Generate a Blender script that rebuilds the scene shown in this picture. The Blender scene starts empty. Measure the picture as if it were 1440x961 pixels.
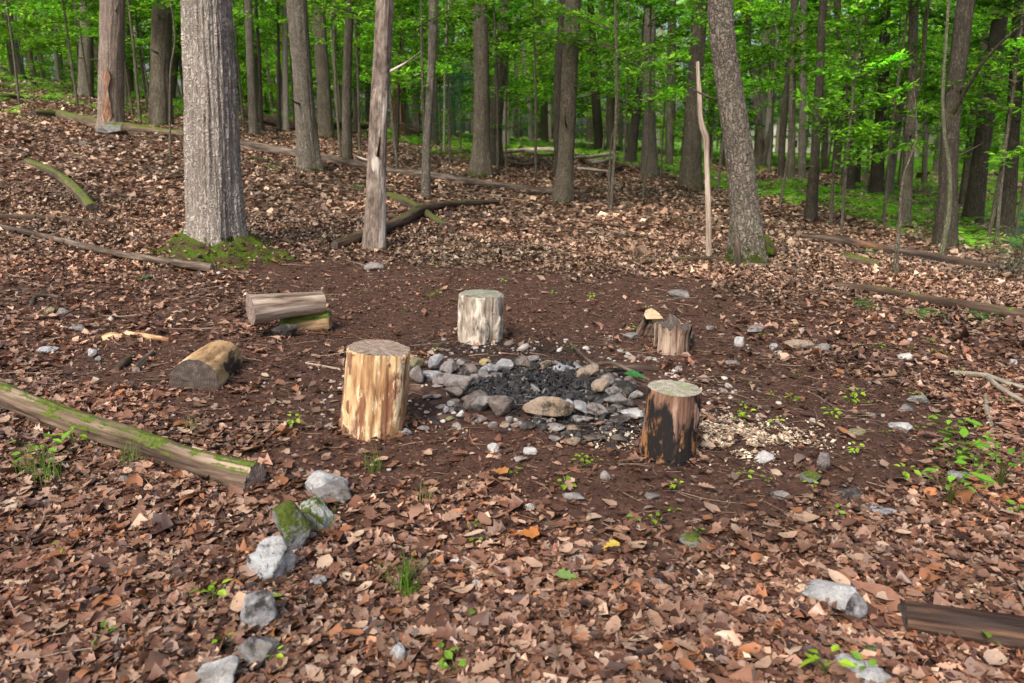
import bpy, math, random
import numpy as np
from mathutils import Vector, Matrix

random.seed(7)
RNG = np.random.default_rng(7)
sc = bpy.context.scene
COL = sc.collection

# ------------------------------------------------------------------ camera
F = 1120.0                                  # focal length in photo pixels (photo 1440 x 961)
HOR = 190.0
PITCH = math.atan((480.5 - HOR) / F)
CAMZ = 1.62
cam = bpy.data.cameras.new("camera"); camo = bpy.data.objects.new("camera", cam); COL.objects.link(camo)
cam.sensor_width = 36.0; cam.lens = 36.0 * F / 1440.0
cam.clip_start = 0.05; cam.clip_end = 1000.0
camo.location = (0, 0, CAMZ); camo.rotation_euler = (math.pi / 2 - PITCH, 0, 0)
cam.dof.use_dof = True; cam.dof.focus_distance = 5.0; cam.dof.aperture_fstop = 3.5
sc.camera = camo
sc.render.resolution_x = 1024; sc.render.resolution_y = 683

# ------------------------------------------------------------------ world and sun
SUN_EL, SUN_AZ = math.radians(47), math.radians(205)      # azimuth clockwise from +y
w = bpy.data.worlds.new("World"); sc.world = w; w.use_nodes = True
nt = w.node_tree
sky = nt.nodes.new("ShaderNodeTexSky"); sky.sky_type = 'NISHITA'; sky.sun_disc = False
sky.sun_elevation = SUN_EL; sky.sun_rotation = SUN_AZ
sky.air_density = 1.0; sky.dust_density = 6.0; sky.ozone_density = 0.6
bg = nt.nodes["Background"]; nt.links.new(sky.outputs[0], bg.inputs[0]); bg.inputs[1].default_value = 0.125
sun = bpy.data.lights.new("sun", 'SUN'); suno = bpy.data.objects.new("sun", sun); COL.objects.link(suno)
sun.energy = 1.5; sun.angle = math.radians(10); sun.color = (1.0, 0.95, 0.87)
sd = Vector((math.sin(SUN_AZ) * math.cos(SUN_EL), math.cos(SUN_AZ) * math.cos(SUN_EL), math.sin(SUN_EL)))
suno.rotation_euler = (-sd).to_track_quat('-Z', 'Y').to_euler()
sc.view_settings.view_transform = 'Standard'; sc.view_settings.look = 'None'
sc.view_settings.exposure = 0.97; sc.view_settings.gamma = 1.0
sc.cycles.use_denoising = True
sc.cycles.max_bounces = 12; sc.cycles.diffuse_bounces = 9; sc.cycles.transmission_bounces = 6
sc.cycles.caustics_reflective = False; sc.cycles.caustics_refractive = False

# ------------------------------------------------------------------ noise and terrain
def _h(ix, iy, iz, s):
    n = (ix * 374761393 + iy * 668265263 + iz * 2147483647 + s * 974634777) & 0xFFFFFFFF
    n = ((n ^ (n >> 13)) * 1274126177) & 0xFFFFFFFF
    n = ((n ^ (n >> 16)) * 2246822519) & 0xFFFFFFFF
    return ((n ^ (n >> 15)) & 0xFFFFFF) / float(0xFFFFFF)

def vn(x, y, z=0.0, s=0):
    x, y, z = np.broadcast_arrays(np.asarray(x, float), np.asarray(y, float), np.asarray(z, float))
    xi, yi, zi = np.floor(x).astype(np.int64), np.floor(y).astype(np.int64), np.floor(z).astype(np.int64)
    xf, yf, zf = x - xi, y - yi, z - zi
    u, v, ww = (t * t * (3 - 2 * t) for t in (xf, yf, zf))
    r = 0
    for dx in (0, 1):
        a = u if dx else 1 - u
        for dy in (0, 1):
            b = v if dy else 1 - v
            for dz in (0, 1):
                c = ww if dz else 1 - ww
                r = r + _h(xi + dx, yi + dy, zi + dz, s) * a * b * c
    return r * 2 - 1

def fbm(x, y, z=0.0, s=0, o=4):
    x = np.asarray(x, float); y = np.asarray(y, float); z = np.asarray(z, float)
    r = 0; a = .5; f = 1
    for k in range(o):
        r = r + a * vn(x * f, y * f, z * f, s + k * 13); a *= .5; f *= 2.03
    return r

def sstep(a, b, x):
    t = np.clip((np.asarray(x, float) - a) / (b - a), 0, 1); return t * t * (3 - 2 * t)

def softp(x, k): return np.logaddexp(0, x * k) / k
MOUNDS = []     # (x, y, radius, height)
def H0(x, y):
    z = 1.3 * np.tanh(softp(y - 7.5, .5) * 0.055 / 1.3)
    z = z - 1.3 * np.tanh(.5 * 0.055 * .0)
    lx = softp(-x - .3, 1.2)
    z = z + lx * (0.035 + 0.10 * sstep(4, 15, y)) * (1 - .35 * sstep(30, 90, y))
    rx = softp(x - 1.5, 1.2)
    z = z - 2.2 * np.tanh(rx * (0.02 + 0.05 * sstep(6, 16, y)) / 2.2)
    return z
def H(x, y):
    x = np.asarray(x, float); y = np.asarray(y, float)
    z = H0(x, y)
    d = np.hypot(x, y)
    z = z + .05 * fbm(x * .5, y * .5, 0, 3, 3) * sstep(1, 5, d) * (1 + sstep(8, 25, d) * 3)
    z = z + .022 * fbm(x * 3.1, y * 3.1, 0, 9, 4)
    for mx, my, mr, mh in MOUNDS:
        q = ((x - mx) ** 2 + (y - my) ** 2) / mr ** 2
        z = z + mh * np.exp(-q * 1.6)
    return z

CP, SP = math.cos(PITCH), math.sin(PITCH)
def rayd(u, v):
    a = (u - 720.0) / F; b = (480.5 - v) / F
    return np.array([a, CP + b * SP, -SP + b * CP])
_T = np.geomspace(1.2, 140, 900)
def W(u, v):
    """point of the terrain seen at photo pixel (u, v)"""
    d = rayd(u, v); P = d[None] * _T[:, None]; P[:, 2] += CAMZ
    below = P[:, 2] < H(P[:, 0], P[:, 1])
    if not below.any(): i = len(_T) - 1
    else: i = max(1, int(np.argmax(below)))
    a, b = _T[i - 1], _T[i]
    tt = np.linspace(a, b, 30); P = d[None] * tt[:, None]; P[:, 2] += CAMZ
    bl = P[:, 2] < H(P[:, 0], P[:, 1]); j = int(np.argmax(bl)) if bl.any() else 29
    p = P[j]; return np.array([p[0], p[1], float(H(p[0], p[1]))])
def D(p): return p[1] * CP - (p[2] - CAMZ) * SP          # depth along the view axis
def AT(u, v, Y):
    d = rayd(u, v); t = Y / d[1]; return np.array([d[0] * t, Y, CAMZ + d[2] * t])
def ground(x, y): return float(H(x, y))
def PIX(x, y, z):
    z = z - CAMZ; dep = y * CP - z * SP; up = y * SP + z * CP
    dep = np.maximum(dep, .05)
    return 720 + F * x / dep, 480.5 - F * up / dep

# world positions of the main features
RING = W(752, 556)
BIG = W(303, 352)
MOUNDS.append((BIG[0], BIG[1], .75, .16))
BIG = W(303, 352)
MOUNDS.append((RING[0], RING[1], 1.15, .10)); MOUNDS.append((RING[0], RING[1] + .05, .55, -.06))

# ------------------------------------------------------------------ mesh helpers
def mk(name, V, faces, mat=None, parent=None, smooth=True, attrs=None, mi=None, loc=None):
    """faces: list of index arrays, each (n, k)"""
    me = bpy.data.meshes.new(name)
    V = np.asarray(V, np.float32); 
    if not isinstance(faces, (list, tuple)): faces = [faces]
    faces = [np.asarray(f, np.int32) for f in faces if len(f)]
    me.vertices.add(len(V)); me.vertices.foreach_set("co", V.ravel())
    tot = sum(f.size for f in faces); nf = sum(len(f) for f in faces)
    me.loops.add(tot); me.polygons.add(nf)
    li = np.concatenate([f.ravel() for f in faces]); me.loops.foreach_set("vertex_index", li)
    sizes = np.concatenate([np.full(len(f), f.shape[1], np.int32) for f in faces])
    st = np.concatenate([[0], np.cumsum(sizes)[:-1]]).astype(np.int32)
    me.polygons.foreach_set("loop_start", st)
    me.polygons.foreach_set("use_smooth", np.full(nf, bool(smooth)))
    if mi is not None: me.polygons.foreach_set("material_index", np.asarray(mi, np.int32))
    for k, a in (attrs or {}).items():
        a = np.asarray(a, np.float32)
        if a.shape[1] == 3 and k != 'col':
            at = me.attributes.new(k, 'FLOAT_VECTOR', 'POINT'); at.data.foreach_set("vector", a.ravel())
        else:
            if a.shape[1] == 3: a = np.hstack([a, np.ones((len(a), 1), np.float32)])
            at = me.attributes.new(k, 'FLOAT_COLOR', 'POINT'); at.data.foreach_set("color", a.ravel())
    me.update(calc_edges=True); me.validate()
    for m in (mat if isinstance(mat, (list, tuple)) else [mat] if mat else []): me.materials.append(m)
    o = bpy.data.objects.new(name, me); COL.objects.link(o)
    if loc is not None: o.location = loc
    if parent is not None: o.parent = parent
    return o

def linked(name, me, parent=None, loc=(0, 0, 0), rot=(0, 0, 0), sca=(1, 1, 1)):
    o = bpy.data.objects.new(name, me); COL.objects.link(o)
    if parent is not None: o.parent = parent
    o.location = loc; o.rotation_euler = rot; o.scale = sca if hasattr(sca, '__len__') else (sca,) * 3
    return o

def thing(name, label, cat, loc=(0, 0, 0), rz=0, group=None):
    o = bpy.data.objects.new(name, None); COL.objects.link(o); o.empty_display_size = .1
    o.location = loc; o.rotation_euler = (0, 0, rz); o['label'] = label; o['category'] = cat
    if group: o['group'] = group
    return o
def tag(o, label, cat, group=None):
    o['label'] = label; o['category'] = cat
    if group: o['group'] = group
    return o
def kind(o, k, label=None, cat=None):
    o['kind'] = k
    if label: o['label'] = label
    if cat: o['category'] = cat
    return o

def smoothpath(P, R, n):
    P = np.asarray(P, float); R = np.asarray(R, float)
    s = np.concatenate([[0], np.cumsum(np.linalg.norm(np.diff(P, axis=0), axis=1))])
    t = np.linspace(0, s[-1], n)
    # Catmull-Rom through the points
    k = np.clip(np.searchsorted(s, t, side='right') - 1, 0, len(P) - 2)
    u = (t - s[k]) / np.maximum(s[k + 1] - s[k], 1e-9)
    T = np.zeros_like(P)
    for i in range(len(P)):
        a, b = max(i - 1, 0), min(i + 1, len(P) - 1)
        T[i] = (P[b] - P[a]) / max(s[b] - s[a], 1e-9)
    L = (s[k + 1] - s[k])[:, None]; u_ = u[:, None]
    h00 = 2 * u_**3 - 3 * u_**2 + 1; h10 = u_**3 - 2 * u_**2 + u_; h01 = -2 * u_**3 + 3 * u_**2; h11 = u_**3 - u_**2
    Q = h00 * P[k] + h10 * L * T[k] + h01 * P[k + 1] + h11 * L * T[k + 1]
    return Q, np.interp(t, s, R), t

def tube(P, R, nr=24, nl=30, disp=None, seed=0, closed=False, oval=1.0):
    """tube through P with radii R; returns verts, quads, grain coordinates, (first ring, last ring, end dirs)"""
    Q, r, s = smoothpath(P, R, nl)
    T = np.gradient(Q, axis=0); T /= np.linalg.norm(T, axis=1)[:, None] + 1e-12
    up = np.array([0., 1, 0]) if abs(T[0][1]) < .8 else np.array([0., 0, 1.])
    if abs(T[0][2]) < .5: up = np.array([0, 0, -1.])
    A = np.zeros_like(T); B = np.zeros_like(T)
    a = up - T[0] * up.dot(T[0]); a /= np.linalg.norm(a)
    for i in range(nl):
        a = a - T[i] * a.dot(T[i]); a /= np.linalg.norm(a)
        A[i] = a; B[i] = np.cross(T[i], a)
    th = np.linspace(0, 2 * math.pi, nr, endpoint=False)
    rr = np.repeat(r[:, None], nr, 1); ss = np.repeat(s[:, None], nr, 1); tt = np.repeat(th[None], nl, 0)
    gr = np.stack([np.cos(tt) * rr, np.sin(tt) * rr, ss], -1)
    if disp is not None: rr = rr + disp(tt, ss, rr, gr)
    V = Q[:, None] + A[:, None] * (np.cos(tt) * rr)[..., None] * oval + B[:, None] * (np.sin(tt) * rr)[..., None]
    V = V.reshape(-1, 3)
    i = np.arange(nl - 1)[:, None] * nr + np.arange(nr)[None]
    j = np.arange(nl - 1)[:, None] * nr + (np.arange(nr)[None] + 1) % nr
    q = np.stack([i, i + nr, j + nr, j], -1).reshape(-1, 4)[:, ::-1]
    return V, q, gr.reshape(-1, 3), (V[:nr], V[-nr:], T[0], T[-1])

def cap(ring, nrm, rings=7, bulge=0.0, rough=.003, seed=0, inset=0.0):
    """disc closing a ring; attribute 'face' = local coordinates in metres"""
    c = ring.mean(0); nr = len(ring)
    nrm = nrm / np.linalg.norm(nrm)
    Vs = []; Fc = []
    a = ring[0] - c; a -= nrm * a.dot(nrm); a /= np.linalg.norm(a); b = np.cross(nrm, a)
    for k in range(rings, 0, -1):
        f = k / rings
        p = c + (ring - c) * f
        Vs.append(p)
    V = np.concatenate(Vs + [c[None]])
    loc = V - c
    fc = np.stack([loc @ a, loc @ b, loc @ nrm], -1)
    rad = np.hypot(fc[:, 0], fc[:, 1]); rm = rad.max()
    off = bulge * (1 - (rad / rm) ** 2) + rough * fbm(fc[:, 0] * 40, fc[:, 1] * 40, 0, seed, 3) * 2 * (rad < rm * .97)
    V = V + nrm * off[:, None]
    q = []
    for k in range(rings - 1):
        i = k * nr + np.arange(nr); j = k * nr + (np.arange(nr) + 1) % nr
        q.append(np.stack([i, j, j + nr, i + nr], -1))
    i = (rings - 1) * nr + np.arange(nr); j = (rings - 1) * nr + (np.arange(nr) + 1) % nr
    t = np.stack([i, j, np.full(nr, len(V) - 1)], -1)
    return V, [np.concatenate(q), t], fc

def merge(parts):
    """parts: list of (V, F(k fixed), attr) -> stacked"""
    n = 0; Vs, Fs, As = [], [], []
    for V, Fq, A in parts:
        Vs.append(V); Fs.append(np.asarray(Fq) + n); As.append(A); n += len(V)
    return np.concatenate(Vs), np.concatenate(Fs), np.concatenate(As)

# ------------------------------------------------------------------ materials
def newmat(name):
    m = bpy.data.materials.new(name); m.use_nodes = True
    nt = m.node_tree; return m, nt, nt.nodes, nt.links, nt.nodes["Principled BSDF"]
def ramp(N, stops, interp='LINEAR'):
    r = N.new("ShaderNodeValToRGB"); cr = r.color_ramp; cr.interpolation = interp
    while len(cr.elements) < len(stops): cr.elements.new(.5)
    for e, (p, c) in zip(cr.elements, stops): e.position = p; e.color = (*c, 1) if len(c) == 3 else c
    return r
def noise(N, L, vec, scale, detail=5, rough=.6, dist=0):
    n = N.new("ShaderNodeTexNoise"); n.inputs['Scale'].default_value = scale; n.inputs['Detail'].default_value = detail
    n.inputs['Roughness'].default_value = rough; n.inputs['Distortion'].default_value = dist
    if vec is not None: L.new(vec, n.inputs['Vector'])
    return n
def mixc(N, L, fac, a, b, mode='MIX'):
    m = N.new("ShaderNodeMix"); m.data_type = 'RGBA'; m.blend_type = mode
    for sock, v in ((m.inputs[0], fac), (m.inputs[6], a), (m.inputs[7], b)):
        if hasattr(v, 'is_output'): L.new(v, sock)
        elif isinstance(v, (int, float)): sock.default_value = v
        else: sock.default_value = (*v, 1)
    return m.outputs[2]
def mapr(N, L, v, a, b, c=0, d=1):
    m = N.new("ShaderNodeMapRange"); L.new(v, m.inputs[0])
    for i, x in enumerate((a, b, c, d)): m.inputs[i + 1].default_value = x
    return m.outputs[0]
def mth(N, L, op, a, b=None):
    m = N.new("ShaderNodeMath"); m.operation = op
    for s, v in zip(m.inputs, (a, b)):
        if v is None: continue
        if hasattr(v, 'is_output'): L.new(v, s)
        else: s.default_value = v
    return m.outputs[0]
def bump(N, L, h, P, strength=.5, dist=.01, normal=None):
    b = N.new("ShaderNodeBump"); b.inputs['Strength'].default_value = strength; b.inputs['Distance'].default_value = dist
    L.new(h, b.inputs['Height'])
    if normal is not None: L.new(normal, b.inputs['Normal'])
    L.new(b.outputs[0], P.inputs['Normal']); return b.outputs[0]
def attr(N, name):
    a = N.new("ShaderNodeAttribute"); a.attribute_name = name; return a

MOSS1, MOSS2 = (.022, .040, .006), (.12, .155, .018)
def mossmix(N, L, col, amt, vec, lo=.45, scale=9):
    """moss where the surface faces up and the noise allows; amt 0..1"""
    g = N.new("ShaderNodeNewGeometry"); sx = N.new("ShaderNodeSeparateXYZ"); L.new(g.outputs['Normal'], sx.inputs[0])
    n = noise(N, L, vec, scale, 5, .65)
    up = mapr(N, L, sx.outputs[2], lo - .25, lo + .35)
    f = mth(N, L, 'ADD', mth(N, L, 'MULTIPLY', up, .8), mapr(N, L, n.outputs[0], .3, .7, -.75, .6))
    f = mapr(N, L, f, 1.02 - amt, 1.30 - amt)
    n2 = noise(N, L, vec, 60, 3, .7)
    r = ramp(N, [(.3, MOSS1), (.7, MOSS2)]); L.new(n2.outputs[0], r.inputs[0])
    return mixc(N, L, f, col, r.outputs[0]), f, n2.outputs[0]

def wood(name, stops, zs=.12, scale=28, bs=.6, bd=.008, rough=.85, big=None, bigthr=(.5, .6), bigscale=3.0, bigz=.35, moss=0, mosslo=.45, lichen=None, lichenthr=(.55, .66), lscale=6, coarse=.5, plate=None):
    m, nt, N, L, P = newmat(name)
    a = attr(N, 'grain'); mp = N.new("ShaderNodeMapping"); L.new(a.outputs['Vector'], mp.inputs[0]); mp.inputs['Scale'].default_value = (1, 1, zs)
    v = mp.outputs[0]
    n1 = noise(N, L, v, scale, 6, .65, .3)
    n2 = noise(N, L, v, scale * .28, 3, .5)
    s = mth(N, L, 'ADD', mth(N, L, 'MULTIPLY', n1.outputs[0], 1 - coarse), mth(N, L, 'MULTIPLY', n2.outputs[0], coarse))
    r = ramp(N, stops); L.new(s, r.inputs[0]); col = r.outputs[0]
    h = n1.outputs[0]
    if big is not None:
        mp2 = N.new("ShaderNodeMapping"); L.new(a.outputs['Vector'], mp2.inputs[0]); mp2.inputs['Scale'].default_value = (1, 1, bigz)
        mp2.inputs['Location'].default_value = (3.1, 1.7, 5.5)
        nb = noise(N, L, mp2.outputs[0], bigscale, 5, .6, .4)
        f = mapr(N, L, nb.outputs[0], *bigthr)
        col = mixc(N, L, f, col, big)
    if lichen is not None:
        mp3 = N.new('ShaderNodeMapping'); L.new(a.outputs['Vector'], mp3.inputs[0]); mp3.inputs['Scale'].default_value = (1, 1, bigz)
        nl = noise(N, L, mp3.outputs[0], lscale, 6, .7, .2)
        f = mapr(N, L, nl.outputs[0], *lichenthr, 0, .8)
        col = mixc(N, L, f, col, lichen)
    if plate is not None:
        pa = attr(N, 'plate'); rp = ramp(N, [(.36, tuple(c * .25 for c in plate)), (.5, plate), (.66, tuple(min(1, c * 1.9) for c in plate))]); L.new(n1.outputs[0], rp.inputs[0])
        col = mixc(N, L, mapr(N, L, pa.outputs['Fac'], .25, .7), col, rp.outputs[0])
    if moss:
        col, f, mh = mossmix(N, L, col, moss, a.outputs['Vector'], mosslo)
    L.new(col, P.inputs['Base Color']); P.inputs['Roughness'].default_value = rough
    P.inputs['Specular IOR Level'].default_value = .25
    bump(N, L, h, P, bs, bd)
    return m

def bark(name, dark, mid, light, scale=22, zs=.16, bd=.02, lichen=None, lthr=(.58, .7), moss=0, plw=.36):
    m, nt, N, L, P = newmat(name)
    a = attr(N, 'grain'); mp = N.new("ShaderNodeMapping"); L.new(a.outputs['Vector'], mp.inputs[0]); mp.inputs['Scale'].default_value = (1, 1, zs)
    v0 = mp.outputs[0]
    wn = noise(N, L, a.outputs['Vector'], 14, 4, .6)
    wv = mixc(N, L, .11, v0, wn.outputs['Color'], 'ADD'); 
    vo = N.new("ShaderNodeTexVoronoi"); vo.feature = 'DISTANCE_TO_EDGE'; vo.inputs['Scale'].default_value = scale * 1.15
    L.new(wv, vo.inputs['Vector'])
    n1 = noise(N, L, v0, scale * 2.2, 6, .7, .2)
    pl = mapr(N, L, vo.outputs['Distance'], .0, .28)
    s = mth(N, L, 'ADD', mth(N, L, 'MULTIPLY', pl, plw), mth(N, L, 'MULTIPLY', n1.outputs[0], .9))
    r = ramp(N, [(.22, dark), (.5, mid), (.85, light)]); L.new(s, r.inputs[0]); col = r.outputs[0]
    nb = noise(N, L, a.outputs['Vector'], 2.2, 4, .6)
    col = mixc(N, L, mapr(N, L, nb.outputs[0], .35, .7, 0, .55), col, tuple(c * .6 for c in mid))
    if lichen is not None:
        nl = noise(N, L, a.outputs['Vector'], 5, 6, .75, .3)
        col = mixc(N, L, mapr(N, L, nl.outputs[0], *lthr, 0, .75), col, lichen)
    if moss:
        sz = N.new("ShaderNodeSeparateXYZ"); L.new(a.outputs['Vector'], sz.inputs[0])
        nm = noise(N, L, a.outputs['Vector'], 6, 5, .7)
        f = mth(N, L, 'SUBTRACT', mapr(N, L, nm.outputs[0], .3, .7, 0, 1), mth(N, L, 'DIVIDE', sz.outputs[2], moss))
        f = mapr(N, L, f, .0, .25)
        n2 = noise(N, L, a.outputs['Vector'], 70, 3, .7); rm = ramp(N, [(.3, MOSS1), (.75, (.10, .14, .015))]); L.new(n2.outputs[0], rm.inputs[0])
        col = mixc(N, L, f, col, rm.outputs[0])
    L.new(col, P.inputs['Base Color']); P.inputs['Roughness'].default_value = .9; P.inputs['Specular IOR Level'].default_value = .2
    bump(N, L, s, P, 1.0, bd * 1.6)
    return m

def cutmat(name, stops, rings=150, dirt=None):
    m, nt, N, L, P = newmat(name)
    a = attr(N, 'face')
    n0 = noise(N, L, a.outputs['Vector'], 7, 3, .5)
    v = mixc(N, L, .05, a.outputs['Vector'], n0.outputs['Color'], 'ADD')
    wv = N.new("ShaderNodeTexWave"); wv.wave_type = 'RINGS'; wv.rings_direction = 'Z'; wv.inputs['Scale'].default_value = rings / 6
    wv.inputs['Distortion'].default_value = 1.5; wv.inputs['Detail'].default_value = 3; L.new(v, wv.inputs['Vector'])
    n1 = noise(N, L, a.outputs['Vector'], 22, 6, .7)
    s = mth(N, L, 'ADD', mth(N, L, 'MULTIPLY', wv.outputs[1], .12), mth(N, L, 'MULTIPLY', n1.outputs[0], .88))
    r = ramp(N, stops); L.new(s, r.inputs[0]); col = r.outputs[0]
    sp = N.new("ShaderNodeSeparateXYZ"); L.new(a.outputs['Vector'], sp.inputs[0])
    an = mth(N, L, 'ARCTAN2', sp.outputs[1], sp.outputs[0]); cb = N.new("ShaderNodeCombineXYZ"); L.new(mth(N, L, 'MULTIPLY', an, 2.2), cb.inputs[0])
    L.new(mth(N, L, 'MULTIPLY', n1.outputs[0], .3), cb.inputs[1])
    nc = noise(N, L, cb.outputs[0], 1.6, 3, .6); cr = mth(N, L, 'ABSOLUTE', mth(N, L, 'SUBTRACT', nc.outputs[0], .5))
    col = mixc(N, L, mapr(N, L, cr, .0, .022, .85, 0), col, (.03, .02, .015))
    if dirt:
        nd = noise(N, L, a.outputs['Vector'], 9, 5, .65); col = mixc(N, L, mapr(N, L, nd.outputs[0], .48, .62, 0, .85), col, dirt)
    L.new(col, P.inputs['Base Color']); P.inputs['Roughness'].default_value = .9; bump(N, L, s, P, .5, .004)
    return m

def stone(name, c0, c1, c2, soot=0, moss=0, tint=None, spots=None, sscale=9, contrast=(.3, .5, .72)):
    m, nt, N, L, P = newmat(name)
    tc = N.new("ShaderNodeNewGeometry").outputs['Position']
    n1 = noise(N, L, tc, 13, 9, .75, .6); n2 = noise(N, L, tc, 70, 7, .8)
    s = mth(N, L, 'ADD', mth(N, L, 'MULTIPLY', n1.outputs[0], .7), mth(N, L, 'MULTIPLY', n2.outputs[0], .3))
    r = ramp(N, list(zip(contrast, (c0, c1, c2)))); L.new(s, r.inputs[0]); col = r.outputs[0]
    if tint:
        n3 = noise(N, L, tc, 6, 4, .6); col = mixc(N, L, mapr(N, L, n3.outputs[0], .47, .6, 0, .8), col, tint)
    nd_ = noise(N, L, tc, 7, 6, .75); col = mixc(N, L, mapr(N, L, nd_.outputs[0], .48, .68, 0, .65), col, (.085, .06, .045))
    if spots:
        n5 = noise(N, L, tc, 34, 7, .85, .15); col = mixc(N, L, mapr(N, L, n5.outputs[0], .52, .60), col, spots)
    if soot:
        n4 = noise(N, L, tc, 9, 6, .7); col = mixc(N, L, mapr(N, L, n4.outputs[0], .64 - .28 * soot, .74 - .28 * soot, 0, .9), col, (.018, .016, .016))
    if moss: col, f, mh = mossmix(N, L, col, moss, tc, .35, sscale)
    L.new(col, P.inputs['Base Color']); P.inputs['Roughness'].default_value = .8; P.inputs['Specular IOR Level'].default_value = .3
    bump(N, L, s, P, 1.0, .03)
    return m

def leafmat(name, trans=.35, rough=.5, spec=.4, veins=True):
    m, nt, N, L, P = newmat(name)
    a = attr(N, 'col'); g = N.new("ShaderNodeNewGeometry")
    n = noise(N, L, g.outputs['Position'], 45, 4, .7)
    col = mixc(N, L, 1.0, a.outputs['Color'], mixc(N, L, n.outputs[0], (.55, .5, .48), (1.35, 1.3, 1.25)), 'MULTIPLY')
    L.new(col, P.inputs['Base Color']); P.inputs['Roughness'].default_value = rough; P.inputs['Specular IOR Level'].default_value = spec
    if trans:
        t = N.new("ShaderNodeBsdfTranslucent"); L.new(col, t.inputs[0]); mx = N.new("ShaderNodeMixShader"); mx.inputs[0].default_value = trans
        L.new(P.outputs[0], mx.inputs[1]); L.new(t.outputs[0], mx.inputs[2]); L.new(mx.outputs[0], N["Material Output"].inputs[0])
    return m
M_DRYLEAF = leafmat("dry_leaf", .12, .42, .5)
M_LEAF = leafmat("green_leaf", .55, .45, .35)
M_FERN = leafmat("fern_leaf", .5, .6, .2)
M_TWIG = newmat("twig"); _p = M_TWIG[4]; M_TWIG = M_TWIG[0]; _p.inputs['Base Color'].default_value = (.07, .055, .042, 1); _p.inputs['Roughness'].default_value = .9
M_CRUMB = leafmat("crumbs", 0, .8, .2)

# ground
def groundmat():
    m, nt, N, L, P = newmat("forest_floor")
    g = N.new("ShaderNodeNewGeometry").outputs['Position']; z = attr(N, 'zone'); sx = N.new("ShaderNodeSeparateColor"); L.new(z.outputs['Color'], sx.inputs[0])
    n1 = noise(N, L, g, 14, 9, .72); n2 = noise(N, L, g, 120, 6, .8)
    s = mth(N, L, 'ADD', mth(N, L, 'MULTIPLY', n1.outputs[0], .5), mth(N, L, 'MULTIPLY', n2.outputs[0], .5))
    soil = ramp(N, [(.34, (.022, .011, .008)), (.5, (.068, .034, .024)), (.62, (.125, .068, .049)), (.76, (.20, .13, .095))]); L.new(s, soil.inputs[0])
    vo = N.new("ShaderNodeTexVoronoi"); vo.inputs['Scale'].default_value = 13; vo.inputs['Randomness'].default_value = 1
    nw = noise(N, L, g, 12, 4, .7); L.new(mixc(N, L, .12, g, nw.outputs['Color'], 'ADD'), vo.inputs['Vector'])
    sc_ = N.new("ShaderNodeSeparateColor"); L.new(vo.outputs['Color'], sc_.inputs[0])
    lv = ramp(N, [(.0, (.03, .015, .01)), (.35, (.10, .05, .033)), (.7, (.20, .11, .075)), (.92, (.34, .22, .15)), (1, (.42, .30, .22))]); L.new(sc_.outputs[0], lv.inputs[0])
    lvd = mixc(N, L, mapr(N, L, vo.outputs['Distance'], .3, .75, 0, .8), lv.outputs[0], (.025, .012, .008))
    col = mixc(N, L, sx.outputs[0], lvd, soil.outputs[0])
    n3 = noise(N, L, g, 5, 7, .7); gr = ramp(N, [(.35, (.05, .11, .015)), (.65, (.15, .30, .035))]); L.new(n3.outputs[0], gr.inputs[0])
    col = mixc(N, L, sx.outputs[1], col, gr.outputs[0])
    col = mixc(N, L, sx.outputs[2], col, (.012, .011, .011))
    L.new(col, P.inputs['Base Color']); P.inputs['Roughness'].default_value = .85; P.inputs['Specular IOR Level'].default_value = .2
    bump(N, L, mth(N, L, 'ADD', s, mth(N, L, 'MULTIPLY', vo.outputs['Distance'], .5)), P, .9, .02)
    return m

# ------------------------------------------------------------------ zones
def ellw(u, v, du, dv):
    """world ellipse that covers the pixel box (u +- du, v +- dv)"""
    c = W(u, v); a = W(u, v - dv); b = W(u, v + dv); s = D(c) / F
    return c[0], (a[1] + b[1]) / 2, du * s, abs(a[1] - b[1]) / 2
BARE = [ellw(720, 490, 400, 118), ellw(560, 420, 290, 48), ellw(1000, 650, 260, 62), ellw(1110, 560, 190, 55), ellw(430, 560, 190, 70), ellw(760, 640, 240, 55), ellw(900, 430, 180, 40), ellw(540, 640, 210, 45), ellw(1150, 640, 230, 55), ellw(360, 560, 210, 62), ellw(500, 392, 200, 28), ellw(870, 700, 260, 34), ellw(1200, 600, 220, 60), ellw(220, 520, 150, 50)]
PART = [ellw(170, 480, 260, 100), ellw(150, 420, 240, 50), ellw(1260, 560, 170, 80), ellw(700, 720, 420, 60), ellw(1150, 470, 280, 60), ellw(600, 400, 340, 42)]
def _e(x, y, E, n, soft=.35):
    m = 0
    for cx, cy, ax, ay in E:
        q = np.sqrt(((x - cx) / ax) ** 2 + ((y - cy) / ay) ** 2)
        m = np.maximum(m, 1 - sstep(1 - soft, 1 + soft, q + n))
    return m
def bare(x, y):
    n = .45 * fbm(x * 1.3, y * 1.3, 0, 41, 4)
    return np.maximum(_e(x, y, BARE, n), .74 * _e(x, y, PART, n * 1.6, .5))
FERNLINE = [(830, 222), (930, 240), (1060, 270), (1160, 300), (1300, 338), (1440, 362)]
_fl = np.array([W(*p)[:2] for p in FERNLINE])
def fernzone(x, y):
    x = np.asarray(x, float); y = np.asarray(y, float)
    o = np.argsort(_fl[:, 0]); 
    yl = np.interp(x, _fl[o, 0], _fl[o, 1])
    n = .9 * fbm(x * .6, y * .6, 0, 77, 3)
    wid = 10.5
    f = sstep(-.3, .5, y - yl + n) * (1 - sstep(wid, wid + 2.5, y - yl + n * 3)) * sstep(_fl[:, 0].min() - 3, _fl[:, 0].min() + 1, x)
    return f
FERNSPOT = [ellw(200, 140, 70, 12), ellw(60, 98, 90, 14), ellw(390, 162, 70, 16), ellw(640, 203, 90, 9), ellw(760, 212, 60, 8), ellw(1340, 262, 110, 10)]
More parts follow.
